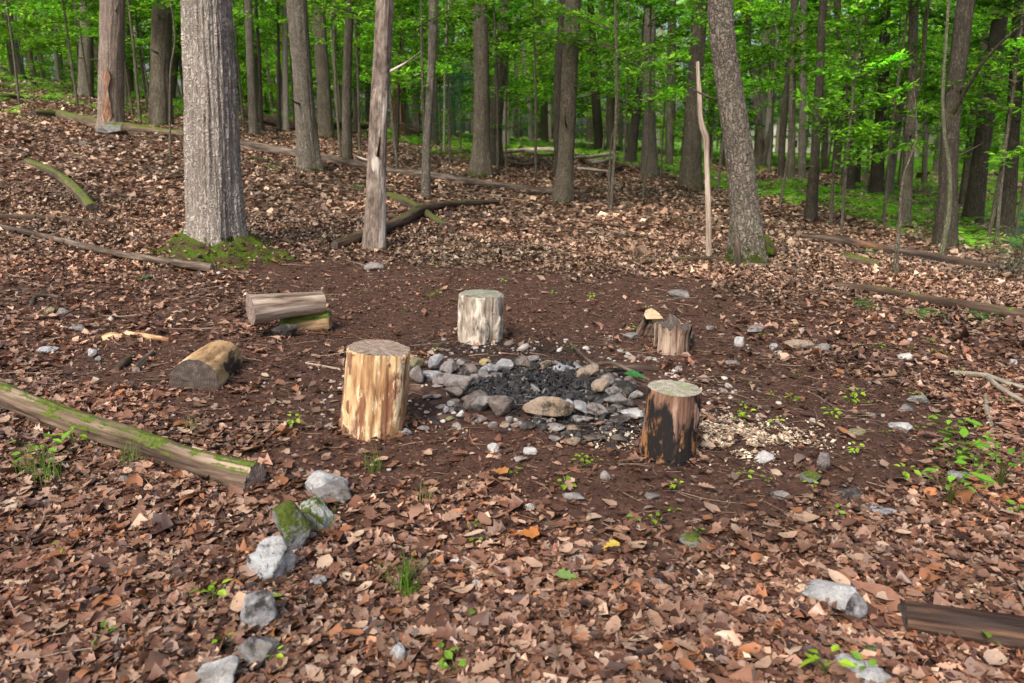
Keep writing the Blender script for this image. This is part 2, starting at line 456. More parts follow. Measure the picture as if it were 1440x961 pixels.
def green(x, y):
    n = .5 * fbm(x * .5, y * .5, 0, 55, 3)
    g = np.maximum(fernzone(x, y), _e(x, y, FERNSPOT, n, .3))
    g = np.maximum(g, sstep(26, 34, y + 6 * n) * (.55 + n))
    return g
def lawn(x, y):
    return sstep(38, 46, y + .15 * x) * sstep(4, 12, x)

# ------------------------------------------------------------------ ground sheet
nr_, na_ = 520, 460
rr = np.geomspace(.7, 420, nr_); aa = np.radians(np.linspace(-78, 78, na_))
RR, AA = np.meshgrid(rr, aa, indexing='ij')
GX = (RR * np.sin(AA)).ravel(); GY = (RR * np.cos(AA)).ravel() - 1.2
GZ = H(GX, GY)
bb = bare(GX, GY); gg = np.maximum(green(GX, GY), lawn(GX, GY))
GZ += .012 * fbm(GX * 14, GY * 14, 0, 5, 3) * (RR.ravel() < 14)
dring = np.hypot((GX - RING[0]) / 1.0, (GY - RING[1]) / .95)
na = .35 * fbm(GX * 3, GY * 3, 0, 91, 4)
ash = 1 - sstep(.42, .95, dring + na)
ash = np.maximum(ash, .75 * _e(GX, GY, [ellw(850, 600, 90, 26), ellw(700, 490, 120, 14)], na, .5))
i = np.arange(nr_ - 1)[:, None] * na_ + np.arange(na_ - 1)[None]
q = np.stack([i, i + 1, i + na_ + 1, i + na_], -1).reshape(-1, 4)
GROUND = mk("ground", np.stack([GX, GY, GZ], -1), q[:, ::-1], groundmat(), attrs={'zone': np.stack([bb, gg, ash, np.ones_like(bb)], -1)})
GROUND['kind'] = 'structure'

# ------------------------------------------------------------------ leaves on the floor
def leaf_template(kindn, K, seed):
    """strip leaf: returns verts (n,3) in unit length along +x, quads"""
    r = np.random.default_rng(seed)
    s = np.linspace(0, 1, K + 1)
    if kindn == 'oak':
        base = np.sin(np.pi * np.clip(s * .9 + .06, 0, 1)) ** .8 * .30
        lob = np.where(np.arange(K + 1) % 2 == 1, 1.08, .60 + .16 * r.random()); wd = base * lob
    elif kindn == 'oval':
        wd = np.sin(np.pi * s) ** .75 * (.24 + .06 * r.random())
    elif kindn == 'maple':
        base = np.interp(s, [0, .2, .45, .7, 1], [.12, .42, .36, .18, 0]); lob = np.where(np.arange(K + 1) % 2 == 1, 1.1, .68); wd = base * lob
    else:
        wd = np.sin(np.pi * s) ** .6 * .3 * r.uniform(.5, 1.2, K + 1)
    wd = wd * r.uniform(.88, 1.12, K + 1); wd[0] = .015; wd[-1] = .01
    sl = s + (np.where(np.arange(K + 1) % 2 == 1, .05, -.01) if kindn in ('oak', 'maple') else 0)
    cv = r.uniform(-.5, 2.3); be = r.uniform(-1.0, 1.0); tw = r.uniform(-.9, .9)
    def z(x, y): return cv * y * y + be * (x - .5) ** 2 * .6 + tw * y * (x - .5)
    V = []
    for a, b, c in zip(s, sl, wd):
        c2 = c * r.uniform(.85, 1.15)
        V += [(b, -c, z(b, c) + r.normal() * .012), (a, 0, be * (a - .5) ** 2 * .6 - .02), (b, c2, z(b, -c2) + r.normal() * .012)]
    V = np.array(V); V[:, 0] -= .5
    q = []
    for k in range(K):
        o = 3 * k; q += [(o, o + 3, o + 4, o + 1), (o + 1, o + 4, o + 5, o + 2)]
    return V, np.array(q)

PAL = np.array([(.205, .108, .070), (.28, .165, .115), (.36, .24, .175), (.145, .068, .043), (.085, .040, .027), (.045, .022, .017), (.42, .30, .22), (.32, .135, .055), (.27, .19, .155), (.19, .088, .05), (.50, .39, .30)])
PAL = (PAL * .86 + PAL.mean(1, keepdims=True) * .14 * np.array([1.08, 1.0, .95])) * np.array([.97, .93, .88]); PAL = PAL * (1 - .10 * np.clip(PAL[:, :1] * 2.2, 0, 1))
PW = np.array([.17, .15, .10, .16, .14, .08, .05, .05, .06, .02 + .02, .02]); PW = PW / PW.sum()
def place(templates, X, Y, Z, size, yaw, tilt, roll, cols, rng):
    """scatter copies of templates; returns V, F, col"""
    n = len(X); ti = rng.integers(0, len(templates), n); out = []
    cz, sz = np.cos(yaw), np.sin(yaw); ct, st = np.cos(tilt), np.sin(tilt); cr, sr = np.cos(roll), np.sin(roll)
    for k, (V, Q) in enumerate(templates):
        m = np.where(ti == k)[0]
        if not len(m): continue
        x, y, z = (V[None, :, i] * size[m, None] for i in range(3))
        y, z = y * cr[m, None] - z * sr[m, None], y * sr[m, None] + z * cr[m, None]
        x, z = x * ct[m, None] - z * st[m, None], x * st[m, None] + z * ct[m, None]
        x, y = x * cz[m, None] - y * sz[m, None], x * sz[m, None] + y * cz[m, None]
        P = np.stack([x + X[m, None], y + Y[m, None], z + Z[m, None]], -1)
        nv = len(V); f = Q[None] + (np.arange(len(m)) * nv)[:, None, None]
        out.append((P.reshape(-1, 3), f.reshape(-1, Q.shape[1]), np.repeat(cols[m], nv, 0)))
    return merge(out)
def sector(n, d0, d1, hw, rng, power=1.0):
    """random ground points within the view wedge"""
    y = np.sqrt(rng.random(n) * (d1 ** 2 - d0 ** 2) + d0 ** 2) if power == 1 else d0 + (d1 - d0) * rng.random(n) ** power
    x = (rng.random(n) * 2 - 1) * (y * hw + .5)
    return x, y
def inside_ring(x, y, r=1.0): return (((x - RING[0]) / .92) ** 2 + ((y - RING[1]) / .8) ** 2) < r

T8 = [leaf_template(k, n_ if k != 'oval' else n_ - 3, s) for k, n_, s in (('oak', 10, 1), ('oval', 8, 2), ('oak', 10, 3), ('oval', 8, 4), ('oval', 7, 5), ('oval', 8, 6), ('maple', 7, 7), ('oak', 7, 8), ('oak', 9, 9), ('oval', 7, 10), ('maple', 8, 12), ('oak', 8, 13), ('oval', 8, 17))]
T4 = [leaf_template(k, 3, s) for k, s in (('oak', 11), ('oak', 12), ('oval', 13), ('maple', 14), ('oak', 15), ('oval', 16), ('maple', 18))]
def frag_template(seed):
    r = np.random.default_rng(seed); w1, w2 = r.uniform(.2, .42, 2)
    return np.array([(-.5, r.normal(0, .08), r.normal(0, .06)), (r.uniform(-.2, .2), -w1, r.uniform(.02, .14)), (.5, r.normal(0, .08), r.normal(0, .06)), (r.uniform(-.2, .2), w2, r.uniform(.02, .14))]), np.array([(0, 1, 2, 3)])
T2 = [frag_template(s) for s in range(20, 32)]
def litter(n, d0, d1, hw, templates, size, keep, zoff, seed, tilt=.38, dark=0):
    r = np.random.default_rng(seed)
    x, y = sector(n, d0, d1, hw, r)
    p = keep(x, y); m = r.random(n) < p; x, y = x[m], y[m]; n = len(x)
    sz = size * np.exp(r.normal(0, .32, n)); lay = r.random(n)
    cols = PAL[r.choice(len(PAL), n, p=PW)] * np.exp(r.normal(0, .22, (n, 1)))
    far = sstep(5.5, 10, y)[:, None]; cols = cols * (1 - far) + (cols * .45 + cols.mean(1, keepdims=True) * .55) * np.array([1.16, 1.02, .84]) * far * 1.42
    patch = fbm(x * .9, y * .9, 0, 33, 3)[:, None]
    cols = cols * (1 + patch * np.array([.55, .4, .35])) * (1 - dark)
    z = H(x, y) + zoff[0] + lay * zoff[1]
    return place(templates, x, y, z, sz, r.random(n) * 6.283, r.normal(0, tilt, n), r.normal(0, tilt * 1.25, n), np.clip(cols, .004, .8), r)
CLEAR = [W(u, v) for u, v in ((450,690),(467,705),(442,735),(412,770),(380,812),(357,880),(362,925),(298,960),(1190,855),(1222,958),(972,765))]
def clear(x, y):
    k = np.ones(np.shape(x))
    for p in CLEAR: k = np.minimum(k, sstep(.55, .95, np.hypot((x - p[0]) / .075, (y - p[1]) / .075)))
    return k
def dens_near(x, y): return np.clip(1.0 - .97 * bare(x, y), 0, 1) * ~inside_ring(x, y, 1.3) * (1 - .4 * lawn(x, y)) * clear(x, y)
parts = [
    litter(34000, 1.55, 5.2, .80, T8, .056, dens_near, (.002, .022), 1, .17),
    litter(70000, 1.55, 5.5, .80, T2, .026, lambda x, y: np.clip(1 - .92 * bare(x, y), 0, 1) * clear(x, y) * ~inside_ring(x, y, 1.1), (.006, .026), 12, .30),
    litter(9500, 1.55, 5.5, .80, T4, .055, lambda x, y: np.clip(1 - .95 * bare(x, y), 0, 1) * ~inside_ring(x, y, 1.1), (.002, .016), 2),
    litter(60000, 5.2, 11, .80, T4, .060, dens_near, (.003, .026), 3, .26),
    litter(60000, 5.2, 12, .80, T2, .034, lambda x, y: np.clip(1 - .95 * bare(x, y), 0, 1), (.006, .022), 13, .3),
    litter(260, 5.5, 12, .80, T4, .06, lambda x, y: 0 * x + 1, (.0, .02), 14, .3),
    litter(120000, 11, 28, .78, T2, .085, lambda x, y: dens_near(x, y) * (1 - .5 * green(x, y)), (.004, .035), 4, .36),
    litter(16000, 28, 60, .75, T2, .22, lambda x, y: 1 - .95 * lawn(x, y), (.005, .06), 5, .5),
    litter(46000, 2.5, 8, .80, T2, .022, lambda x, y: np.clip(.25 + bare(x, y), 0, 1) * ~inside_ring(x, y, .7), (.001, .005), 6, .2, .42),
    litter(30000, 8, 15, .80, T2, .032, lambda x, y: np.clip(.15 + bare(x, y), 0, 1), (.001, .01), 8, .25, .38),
]
def piled(cx, cy, rad, n, size, seed, arc=None):
    r = np.random.default_rng(seed); a = r.random(n) * 6.283; q = rad * (1 + np.abs(r.normal(0, .16, n)))
    x = cx + np.cos(a) * q; y = cy + np.sin(a) * q
    cols = PAL[r.choice(len(PAL), n, p=PW)] * np.exp(r.normal(0, .25, (n, 1))) * .85
    return place(T4, x, y, H(x, y) + r.uniform(.004, .03, n), size * np.exp(r.normal(0, .35, n)), r.random(n) * 6.28, r.normal(0, .5, n), r.normal(0, .5, n), np.clip(cols, .004, .8), r)
for u_, v_, w_, n_ in ((518, 612, 86, 80), (945, 650, 78, 70), (674, 480, 58, 70), (948, 497, 56, 60), (526, 350, 34, 90), (1052, 370, 60, 160)):
    p_ = W(u_, v_); rd_ = w_ * D(p_) / F / 2
    parts.append(piled(p_[0], p_[1] + rd_ * .9, rd_ * 1.05, n_, .045, int(u_)))
# leaves caught on the mossy mound of the big tree
r_ = np.random.default_rng(66); n_ = 260; a_ = r_.random(n_) * 6.283; q_ = np.sqrt(r_.uniform(.25, 1.0, n_)) * .85
x_ = BIG[0] + np.cos(a_) * q_ * 1.1; y_ = BIG[1] + .3 + np.sin(a_) * q_
parts.append(place(T4, x_, y_, H(x_, y_) + .045 + .13 * (1 - q_), .05 * np.exp(r_.normal(0, .3, n_)), r_.random(n_) * 6.28, r_.normal(0, .3, n_), r_.normal(0, .3, n_), PAL[r_.choice(len(PAL), n_, p=PW)], r_))
V, Fq, A = merge(parts)
kind(mk("leaf_litter", V, Fq, M_DRYLEAF, attrs={'col': A}, smooth=True), 'stuff', 'deep brown litter of dead leaves and leaf crumbs covering the forest floor', 'leaf litter')

# the nearest whole leaves, each its own part of the ground
lm = []
for k in range(26):
    V0, Q0 = T8[k % len(T8)]
    c = PAL[[0, 1, 2, 6, 7, 8, 0, 9, 1, 10, 3, 2, 7][k % 13]] * (1 + .25 * (RNG.random() - .5)) * 1.05
    o = mk("fallen_leaf", V0, Q0, M_DRYLEAF, attrs={'col': np.tile(c, (len(V0), 1))}); lm.append(o.data); bpy.data.objects.remove(o)
r = np.random.default_rng(99); n = 0
while n < 285:
    y = r.uniform(1.75, 4.3); x = r.uniform(-1, 1) * (y * .66 + .1)
    if bare(x, y) > r.uniform(.4, 1.2): continue
    s = .076 * math.exp(r.normal(0, .25))
    linked("fallen_leaf", lm[n % 26], GROUND, (x, y, ground(x, y) + r.uniform(.024, .036)), (r.normal(0, .16), r.normal(0, .15), r.random() * 6.28), s); n += 1

# twigs and needles on the floor
def twigs(n, d0, d1, rad, ln, seed, keep=None):
    r = np.random.default_rng(seed); x, y = sector(n, d0, d1, .78, r)
    if keep is not None: m = r.random(n) < keep(x, y); x, y = x[m], y[m]; n = len(x)
    L = ln * np.exp(r.normal(0, .5, n)); a = r.random(n) * 6.28; rd = rad * np.exp(r.normal(0, .35, n))
    bend = r.normal(0, .12, n) * L
    parts = []
    K = 4; t = np.linspace(-.5, .5, K)
    cx = x[:, None] + np.cos(a)[:, None] * t * L[:, None] - np.sin(a)[:, None] * bend[:, None] * (t * t * 4)[None]
    cy = y[:, None] + np.sin(a)[:, None] * t * L[:, None] + np.cos(a)[:, None] * bend[:, None] * (t * t * 4)[None]
    cz = H(cx, cy) + rd[:, None] + r.uniform(.004, .03, n)[:, None]
    ph = np.arange(3) * 2.0944
    nx, ny = -np.sin(a)[:, None, None], np.cos(a)[:, None, None]
    taper = np.array([1, .85, .65, .35])[None, :, None]
    off = rd[:, None, None] * taper
    X = cx[:, :, None] + nx * off * np.cos(ph); Y = cy[:, :, None] + ny * off * np.cos(ph); Z = cz[:, :, None] + off * np.sin(ph)
    V = np.stack([X, Y, Z], -1).reshape(-1, 3)
    q = []
    for k in range(K - 1):
        for j in range(3): q.append((k * 3 + j, k * 3 + (j + 1) % 3, (k + 1) * 3 + (j + 1) % 3, (k + 1) * 3 + j))
    Fq = (np.array(q)[None] + (np.arange(n) * 3 * K)[:, None, None]).reshape(-1, 4)
    pal = np.array([(.10, .06, .042), (.06, .035, .025), (.22, .16, .12), (.30, .24, .19), (.14, .06, .035)])
    c = pal[r.integers(0, 5, n)]
    return V, Fq, np.repeat(c, 3 * K, 0)
V, Fq, A = merge([twigs(500, 2, 6, .0022, .16, 3), twigs(900, 5, 12, .004, .25, 4), twigs(700, 11, 30, .008, .6, 5), twigs(3600, 3.2, 9, .0018, .07, 6, bare), twigs(900, 1.8, 5, .0016, .08, 16)])
kind(mk("twigs", V, Fq, M_CRUMB, attrs={'col': A}), 'stuff', 'thin fallen twigs strewn over the leaf litter', 'twigs')

# ------------------------------------------------------------------ stones
import bmesh
_ico = {}
def ico(n):
    if n not in _ico:
        bm = bmesh.new(); bmesh.ops.create_icosphere(bm, subdivisions=n, radius=1)
        _ico[n] = (np.array([v.co[:] for v in bm.verts]), np.array([[v.index for v in f.verts] for f in bm.faces])); bm.free()
    return _ico[n]
def rockV(size, seed, sub=4, facets=9, rough=.05, sharp=1.0):
    facets = int(facets * 1.7)
    d, f = ico(sub); r = np.random.default_rng(seed)
    rad = np.ones(len(d)) * 1.25
    for k in range(facets):
        n = r.normal(size=3); n /= np.linalg.norm(n); dist = r.uniform(.58, .88)
        dn = d @ n; lim = np.where(dn > .05, dist / np.maximum(dn, .05), 9)
        rad = np.minimum(rad, lim) if sharp >= 1 else -np.log(np.exp(-rad * 14) + np.exp(-lim * 14)) / 14
    rad = rad + rough * fbm(d[:, 0] * 2 + seed, d[:, 1] * 2, d[:, 2] * 2, 5, 4) * 2 + rough * .8 * fbm(d[:, 0] * 9 + seed, d[:, 1] * 9, d[:, 2] * 9, 6, 3)
    V = d * rad[:, None]; V /= np.abs(V).max(0)
    a = r.uniform(-.3, .3)
    V = V * np.asarray(size)[None] * .5
    return V, f
C_GREY = dict(c0=(.07, .07, .075), c1=(.20, .20, .205), c2=(.42, .42, .42))
M_ST = {
    'grey': stone("grey_stone", (.06, .057, .057), (.20, .19, .185), (.44, .42, .41), soot=.3),
    'blue': stone("pale_blue_grey_stone", (.09, .093, .10), (.28, .285, .30), (.58, .585, .60), soot=.4),
    'tan': stone("tan_stone", (.11, .085, .065), (.27, .21, .165), (.44, .37, .31), tint=(.31, .235, .16), soot=.5),
    'brown': stone("brown_stone", (.06, .048, .045), (.155, .128, .115), (.31, .27, .25), soot=.55),
    'soot': stone("sooty_stone", (.02, .02, .02), (.08, .075, .07), (.24, .22, .21), soot=.75),
    'rose': stone("rosy_grey_stone", (.10, .088, .086), (.25, .225, .218), (.48, .445, .43), soot=.45),
    'white': stone("white_stone", (.12, .12, .12), (.42, .42, .42), (.68, .68, .67)),
    'marble': stone("white_stone_with_black_flecks", (.18, .19, .20), (.45, .47, .49), (.66, .68, .70), spots=(.04, .045, .05)),
    'moss': stone("mossy_stone", (.07, .07, .07), (.19, .19, .185), (.38, .38, .37), moss=.62),
    'bigmoss': stone("stone_with_moss_cap", (.10, .105, .11), (.27, .28, .29), (.46, .47, .48), moss=.98, sscale=4),
    'greenwhite': stone("white_stone_with_green_moss", (.18, .20, .18), (.42, .44, .42), (.62, .63, .61), moss=.5, sscale=14),
    'olive': stone("olive_lichen_stone", (.07, .07, .04), (.19, .18, .10), (.34, .32, .19)),
    'yellow': stone("yellow_stone", (.16, .12, .05), (.38, .30, .15), (.52, .45, .28)),
}
_sd = [100]
def put_rock(name, u, v, wpx, hpx, mat, parent=None, sub=4, rot=None, sink=.18, facets=9, rough=.05, lift=0, sharp=1.0, deep=None):
    """stone whose outline in the photo is centred at (u, v) and about wpx x hpx pixels"""
    _sd[0] += 1; sd_ = _sd[0]
    p = W(u, v + hpx * .38); s = D(p) / F
    down = math.atan2(CAMZ - p[2], p[1])
    Wm = wpx * s; Dm = min(Wm * .85, 1.2 * hpx * s + .02) if deep is None else deep * Wm
    Hm = (hpx * s - Dm * math.sin(down) * .8) / math.cos(down); Hm = float(np.clip(Hm, .35 * min(Wm, Dm), 1.25 * Wm)) * 1.18
    V, f = rockV((Wm * 1.04, Dm, Hm), sd_, sub, facets, rough, sharp)
    a = rot if rot is not None else random.uniform(-.35, .35)
    c, s_ = math.cos(a), math.sin(a)
    V = np.stack([V[:, 0] * c - V[:, 1] * s_, V[:, 0] * s_ + V[:, 1] * c, V[:, 2]], -1)
    base = np.array([p[0], p[1] + Dm * .25, 0]); base[2] = ground(base[0], base[1]) + Hm * (.5 - sink) + lift
    if parent is not None:
        base = base - np.array(parent.location)
    return mk(name, V, f, M_ST[mat], parent, loc=base, smooth=True)

# fire ring, zoom-crop coordinates (x4, origin 560,480): x, y, w, h, material, lift
RS_EXTRA = 55
ring = thing("fire_ring", "rough oval ring of grey and tan stones around the blackened fire bed", "fire ring", (RING[0], RING[1], ground(RING[0], RING[1])))
RS = [(95,118,84,84,'olive',0),(105,190,74,92,'grey',0),(205,132,84,80,'blue',.02),(188,186,104,64,'blue',0),(285,142,84,72,'rose',0),(262,215,110,84,'rose',0),(345,236,150,100,'rose',.01),(330,285,110,80,'brown',0),
 (405,160,96,80,'brown',0),(360,120,70,50,'grey',0),(490,122,52,42,'yellow',.01),(520,156,92,66,'blue',0),(600,142,96,76,'blue',.01),(545,192,72,52,'rose',0),(470,190,60,50,'grey',0),(640,197,84,34,'rose',0),
 (700,128,100,70,'brown',.01),(752,108,70,40,'rose',.02),(765,150,60,60,'soot',0),(830,142,72,62,'tan',.01),(880,122,44,32,'blue',0),(915,170,134,50,'blue',.01),(900,198,60,26,'rose',0),(1008,168,62,50,'grey',0),
 (980,212,54,32,'tan',0),(1005,243,62,26,'rose',0),(1075,186,110,86,'tan',.02),(1062,220,80,50,'soot',0),(1050,282,82,36,'rose',0),(1190,200,110,56,'brown',0),(1150,262,100,90,'tan',.02),(1180,246,70,70,'rose',.03),(1215,290,80,66,'rose',.01),
 (1262,252,124,80,'soot',0),(1240,330,116,86,'grey',0),(1345,300,64,54,'rose',0),(440,322,140,80,'brown',0),(465,345,130,104,'grey',0),(400,350,80,80,'brown',0),(588,367,134,122,'brown',.01),(820,378,296,150,'tan',.015),
 (955,352,60,60,'blue',0),(1025,374,96,84,'blue',.01),(1118,386,96,82,'rose',0),(1035,436,110,52,'rose',0),(1195,385,64,44,'soot',0),(1240,434,108,56,'brown',0),(1330,402,118,80,'white',0),
 (355,412,50,50,'white',0),(460,442,72,42,'rose',0),(392,442,42,36,'grey',0),(185,310,90,40,'rose',0),(245,362,60,34,'rose',0),(295,385,70,34,'rose',0),(310,340,70,40,'brown',0),(885,482,92,52,'rose',0),(975,487,84,42,'tan',0),
 (880,546,62,42,'grey',0),(988,560,72,50,'tan',0),(740,470,76,54,'soot',0),(812,480,64,54,'soot',0),(705,482,50,46,'soot',0),(290,430,40,30,'olive',0),(535,470,54,40,'rose',0),(325,475,46,44,'rose',0),(1100,540,120,60,'brown',0),(1240,545,90,56,'brown',0),
 (640,350,44,70,'grey',0),(440,215,70,60,'rose',0),(1300,220,60,50,'brown',0),(1120,320,60,40,'soot',0),(600,470,50,36,'tan',0),(655,470,40,34,'tan',0),(1180,480,60,34,'soot',0),(950,520,60,40,'soot',0)]
for k, (x, y, a, b, mt, lf) in enumerate(RS):
    big = (x, y) == (820, 378)
    o = put_rock("stone", 560 + x / 4, 480 + y / 4 + 1, a / 4 * (1.10 if big else 1.27), b / 4 * (1.06 if big else 1.22), mt, ring, sub=5 if big else (4 if a > 80 else 3), lift=lf, sink=.14, facets=8 if big else 10, sharp=.5 if big else 1.0, rough=.035 if big else .045, rot=-.25 if big else None, deep=.5 if big else None)
    if big: o['label'] = "large smooth tan boulder at the front of the ring"

r = np.random.default_rng(17)
for k in range(RS_EXTRA):
    a = r.random() * 6.28; q = r.uniform(.80, 1.12)
    put_rock("stone", 750 + 128 * q * math.cos(a), 556 + 40 * q * math.sin(a), r.uniform(12, 22), r.uniform(9, 15), ('grey', 'rose', 'soot', 'brown', 'blue')[k % 5], ring, sub=3, sink=.15)
# loose stones: u, v, w, h, material, label
LOOSE = [
 (450,676,50,38,'white',"pale pointed rock behind the rounded grey rock at the log's end"),
 (467,692,58,36,'grey',"rounded grey rock at the far end of the rock row in the leaves"),
 (442,722,46,46,'greenwhite',"white rock streaked with green moss in the rock row"),
 (412,741,58,74,'bigmoss',"grey rock with a thick bright moss cap in the rock row"),
 (380,785,56,74,'marble',"upright white slab with black flecks in the rock row"),
 (357,860,50,56,'blue',"pale blue cracked rock nearer than the black-flecked slab"),
 (362,912,46,48,'grey',"blue grey rock half under leaves with moss on its near side"),
 (298,947,54,46,'white',"pale rock cut by the bottom edge near the left"),
 (1182,834,76,44,'white',"flat pale rock lying alone in leaves left of the wet dark log"),
 (1203,858,30,42,'blue',"pointed white rock touching the flat pale rock"),
 (972,757,40,26,'moss',"yellow green mossy rock in the leaves below the charred stump"),
 (1222,946,60,34,'white',"pale rock at the bottom edge with bright seedlings"),
 (1228,917,30,26,'moss',"small mossed stone at the lower right behind the bottom edge rock"),
 (1079,642,30,22,'white',"round white rock right of the wood chips"),
 (1160,649,22,30,'rose',"upright grey stone right of the round white rock"),
 (1141,673,30,20,'moss',"green mossed stone below the upright grey stone"),
 (1099,697,28,15,'rose',"low grey stone below the round white rock"),
 (1200,695,38,22,'brown',"lumpy brown grey stone left of the pale leaf-ringed stone"),
 (1246,718,40,20,'blue',"pale lilac stone at the edge of bare soil on the right"),
 (1355,671,32,22,'grey',"grey stone under the bright green seedlings at right"),
 (527,888,32,13,'marble',"small flat white stone flecked black near the bottom"),
 (562,920,24,32,'marble',"small upright black and white stone near the bottom"),
 (807,698,32,10,'grey',"thin flat grey stone sunk in the soil before the ring"),
 (743,713,16,15,'white',"small white stone in the leaves left of the thin flat stone"),
 (521,376,34,13,'rose',"flat pale stone on the soil below the patchy grey trunk"),
 (957,413,28,18,'grey',"grey stone at the upper edge of the bare soil"),
 (1130,483,46,20,'tan',"long tan stone in the soil right of the split stump"),
 (1158,490,20,14,'grey',"small grey stone butted against the long tan stone"),
 (1041,480,14,18,'white',"small upright pale stone right of the split stump"),
 (1087,487,14,12,'white',"small white stone between the split stump and the long tan stone"),
 (1063,463,26,14,'rose',"pink grey stone behind the small upright pale stone"),
 (1031,510,20,13,'grey',"small grey stone in the soil in front of the split stump"),
 (888,473,22,12,'grey',"grey stone left of the split stump"),
 (693,630,16,19,'white',"round white pebble standing in front of the ring"),
 (747,634,20,18,'white',"pale broken stone in front of the tan boulder"),
 (570,607,18,13,'blue',"blue white stone at the foot of the yellow stump"),
 (597,602,20,9,'grey',"thin grey stone right of the yellow stump foot"),
 (1272,599,32,16,'white',"pale rounded stone in soil left of the green seedlings"),
 (1298,561,30,17,'grey',"grey stone near the pale forked branch"),
 (1208,606,28,12,'olive',"olive low stone left of the pale rounded stone"),
 (1228,583,26,9,'tan',"thin tan stone behind the olive low stone"),
 (1276,575,26,12,'rose',"rosy grey stone between the pale rounded stone and the grey one"),
 (62,492,32,11,'blue',"flat blue grey stone on the left behind the mossy log"),
 (128,497,14,14,'white',"white stone left of the bark scraps"),
 (138,505,12,10,'blue',"small blue white stone beside the white stone near the bark scraps"),
 (106,461,20,13,'rose',"pale pinkish stone on the left below the long pole"),
 (88,439,16,12,'grey',"round grey stone on the left by a curled root"),
 (71,436,18,12,'olive',"olive stone on the left beside the round grey one"),
 (174,675,18,17,'grey',"dark grey stone in the leaves below the mossy log"),
 (446,818,26,22,'blue',"small pale stone right of the black-flecked slab"),
 (643,790,18,16,'white',"white stone at the end of the pale rotten stick"),
 (669,822,18,16,'white',"white stone nearer than the pale rotten stick"),
 (818,786,26,13,'white',"pale jagged stone in leaves below the soil edge"),
 (795,848,20,14,'white',"round white stone below the green maple leaf"),
 (922,819,22,16,'blue',"lilac grey stone in the leaves at lower centre right"),
 (655,853,20,12,'grey',"grey flat stone below the white stone near the rotten stick"),
 (605,800,16,14,'soot',"dark wet stone left of the pale rotten stick"),
 (851,669,14,15,'rose',"small pale stone left of the charred stump"),
 (921,698,24,10,'grey',"slanting grey stone under the charred stump"),
 (730,645,22,10,'rose',"thin rosy stone below the pale broken stone"),
 (172,815,30,12,'soot',"dark stone sunk in leaves at lower left"),
 (1455-30,510,10,10,'white',"small stone at the right edge by the forked branch"),
 (152,182,44,18,'moss',"flat mossy rock at the foot of the wounded trunk"),
 (240,370,22,14,'white',"pale flat stone on the moss left of the big trunk"),
 (1000,462,12,9,'grey',"little grey stone right behind the split stump"),
]
for k, (u, v, a, b, mt, lab) in enumerate(LOOSE):
    g_ = 1.22 if a > 40 and v > 650 else 1.1
    o = put_rock("stone", u, v, a * g_, b * g_, mt, None, sub=5 if a > 40 else 4, sink=.24 if a > 40 else .2, facets=9, rough=.06, sharp=1.0 if k % 3 else .5,
                 deep={'bigmoss': .75, 'marble': .8}.get(mt) if a > 40 else None)
    tag(o, lab, "stone", "loose stones on the forest floor")

# pebbles
def pebbles(n, d0, d1, size, seed, keep, pal):
    r = np.random.default_rng(seed); x, y = sector(n, d0, d1, .74, r); m = r.random(n) < keep(x, y); x, y = x[m], y[m]; n = len(x)
    T = []
    for k in range(6):
        V, f = rockV((1, r.uniform(.6, .9), r.uniform(.4, .7)), 900 + k, 2 if size < .03 else 2, 7, .08); T.append((V, f))
    s = size * np.exp(r.normal(0, .45, n))
    return place(T, x, y, H(x, y) + s * .12, s, r.random(n) * 6.28, r.normal(0, .2, n), r.normal(0, .2, n), pal[r.integers(0, len(pal), n)], r)
PP = np.array([(.30, .29, .28), (.20, .19, .19), (.42, .41, .40), (.26, .20, .16), (.13, .11, .10), (.36, .33, .31)])
def nearring(x, y):
    d = np.hypot((x - RING[0]) / 1.05, (y - RING[1]) / .95); return np.clip(1.3 - np.abs(d - 1.0) * 2.2, 0, 1)
V, Fq, A = merge([pebbles(520, 3.5, 11, .028, 5, lambda x, y: bare(x, y) * .8, PP), pebbles(5200, 4, 7, .028, 7, lambda x, y: nearring(x, y) ** 2 * .8, PP), pebbles(120, 2, 6, .03, 6, lambda x, y: .6 + 0 * x, PP)])
kind(mk("pebbles", V, Fq, M_CRUMB, attrs={'col': A}), 'stuff', 'small grey pebbles scattered in the bare soil', 'pebbles')

# charcoal bed
r = np.random.default_rng(21); n = 5200
a = r.random(n) * 6.283; q = np.sqrt(r.random(n)); x = RING[0] + .02 + q * .50 * np.cos(a); y = RING[1] + .06 + q * .46 * np.sin(a)
x2 = r.normal(RING[0] + .45, .30, 700); y2 = r.normal(RING[1] - .62, .14, 700); x = np.r_[x, x2]; y = np.r_[y, y2]; q = np.r_[q, np.ones(700)]; n = len(x)
T = []
for k in range(6):
    V0, f0 = rockV((1, r.uniform(.25, .5), r.uniform(.2, .45)), 950 + k, 1, 6, .12); T.append((V0, f0))
cc = np.array([(.007, .007, .008), (.011, .011, .012), (.02, .02, .02), (.04, .038, .038), (.12, .115, .11)])[r.choice(5, n, p=[.42, .3, .18, .07, .03])]
sz = .033 * np.exp(r.normal(0, .5, n))
V, Fq, A = place(T, x, y, H(x, y) + .004 + .05 * (1 - q ** 2) * r.random(n), sz, r.random(n) * 6.28, r.normal(0, .6, n), r.normal(0, .6, n), cc, r)
M_CHAR, _nt, _N, _L, _P = newmat("charcoal"); _L.new(attr(_N, 'col').outputs['Color'], _P.inputs['Base Color']); _P.inputs['Roughness'].default_value = .7
kind(mk("charcoal", V, Fq, M_CHAR, attrs={'col': A}, smooth=False), 'stuff', 'black charcoal and burnt scraps heaped inside the stone ring', 'charcoal')

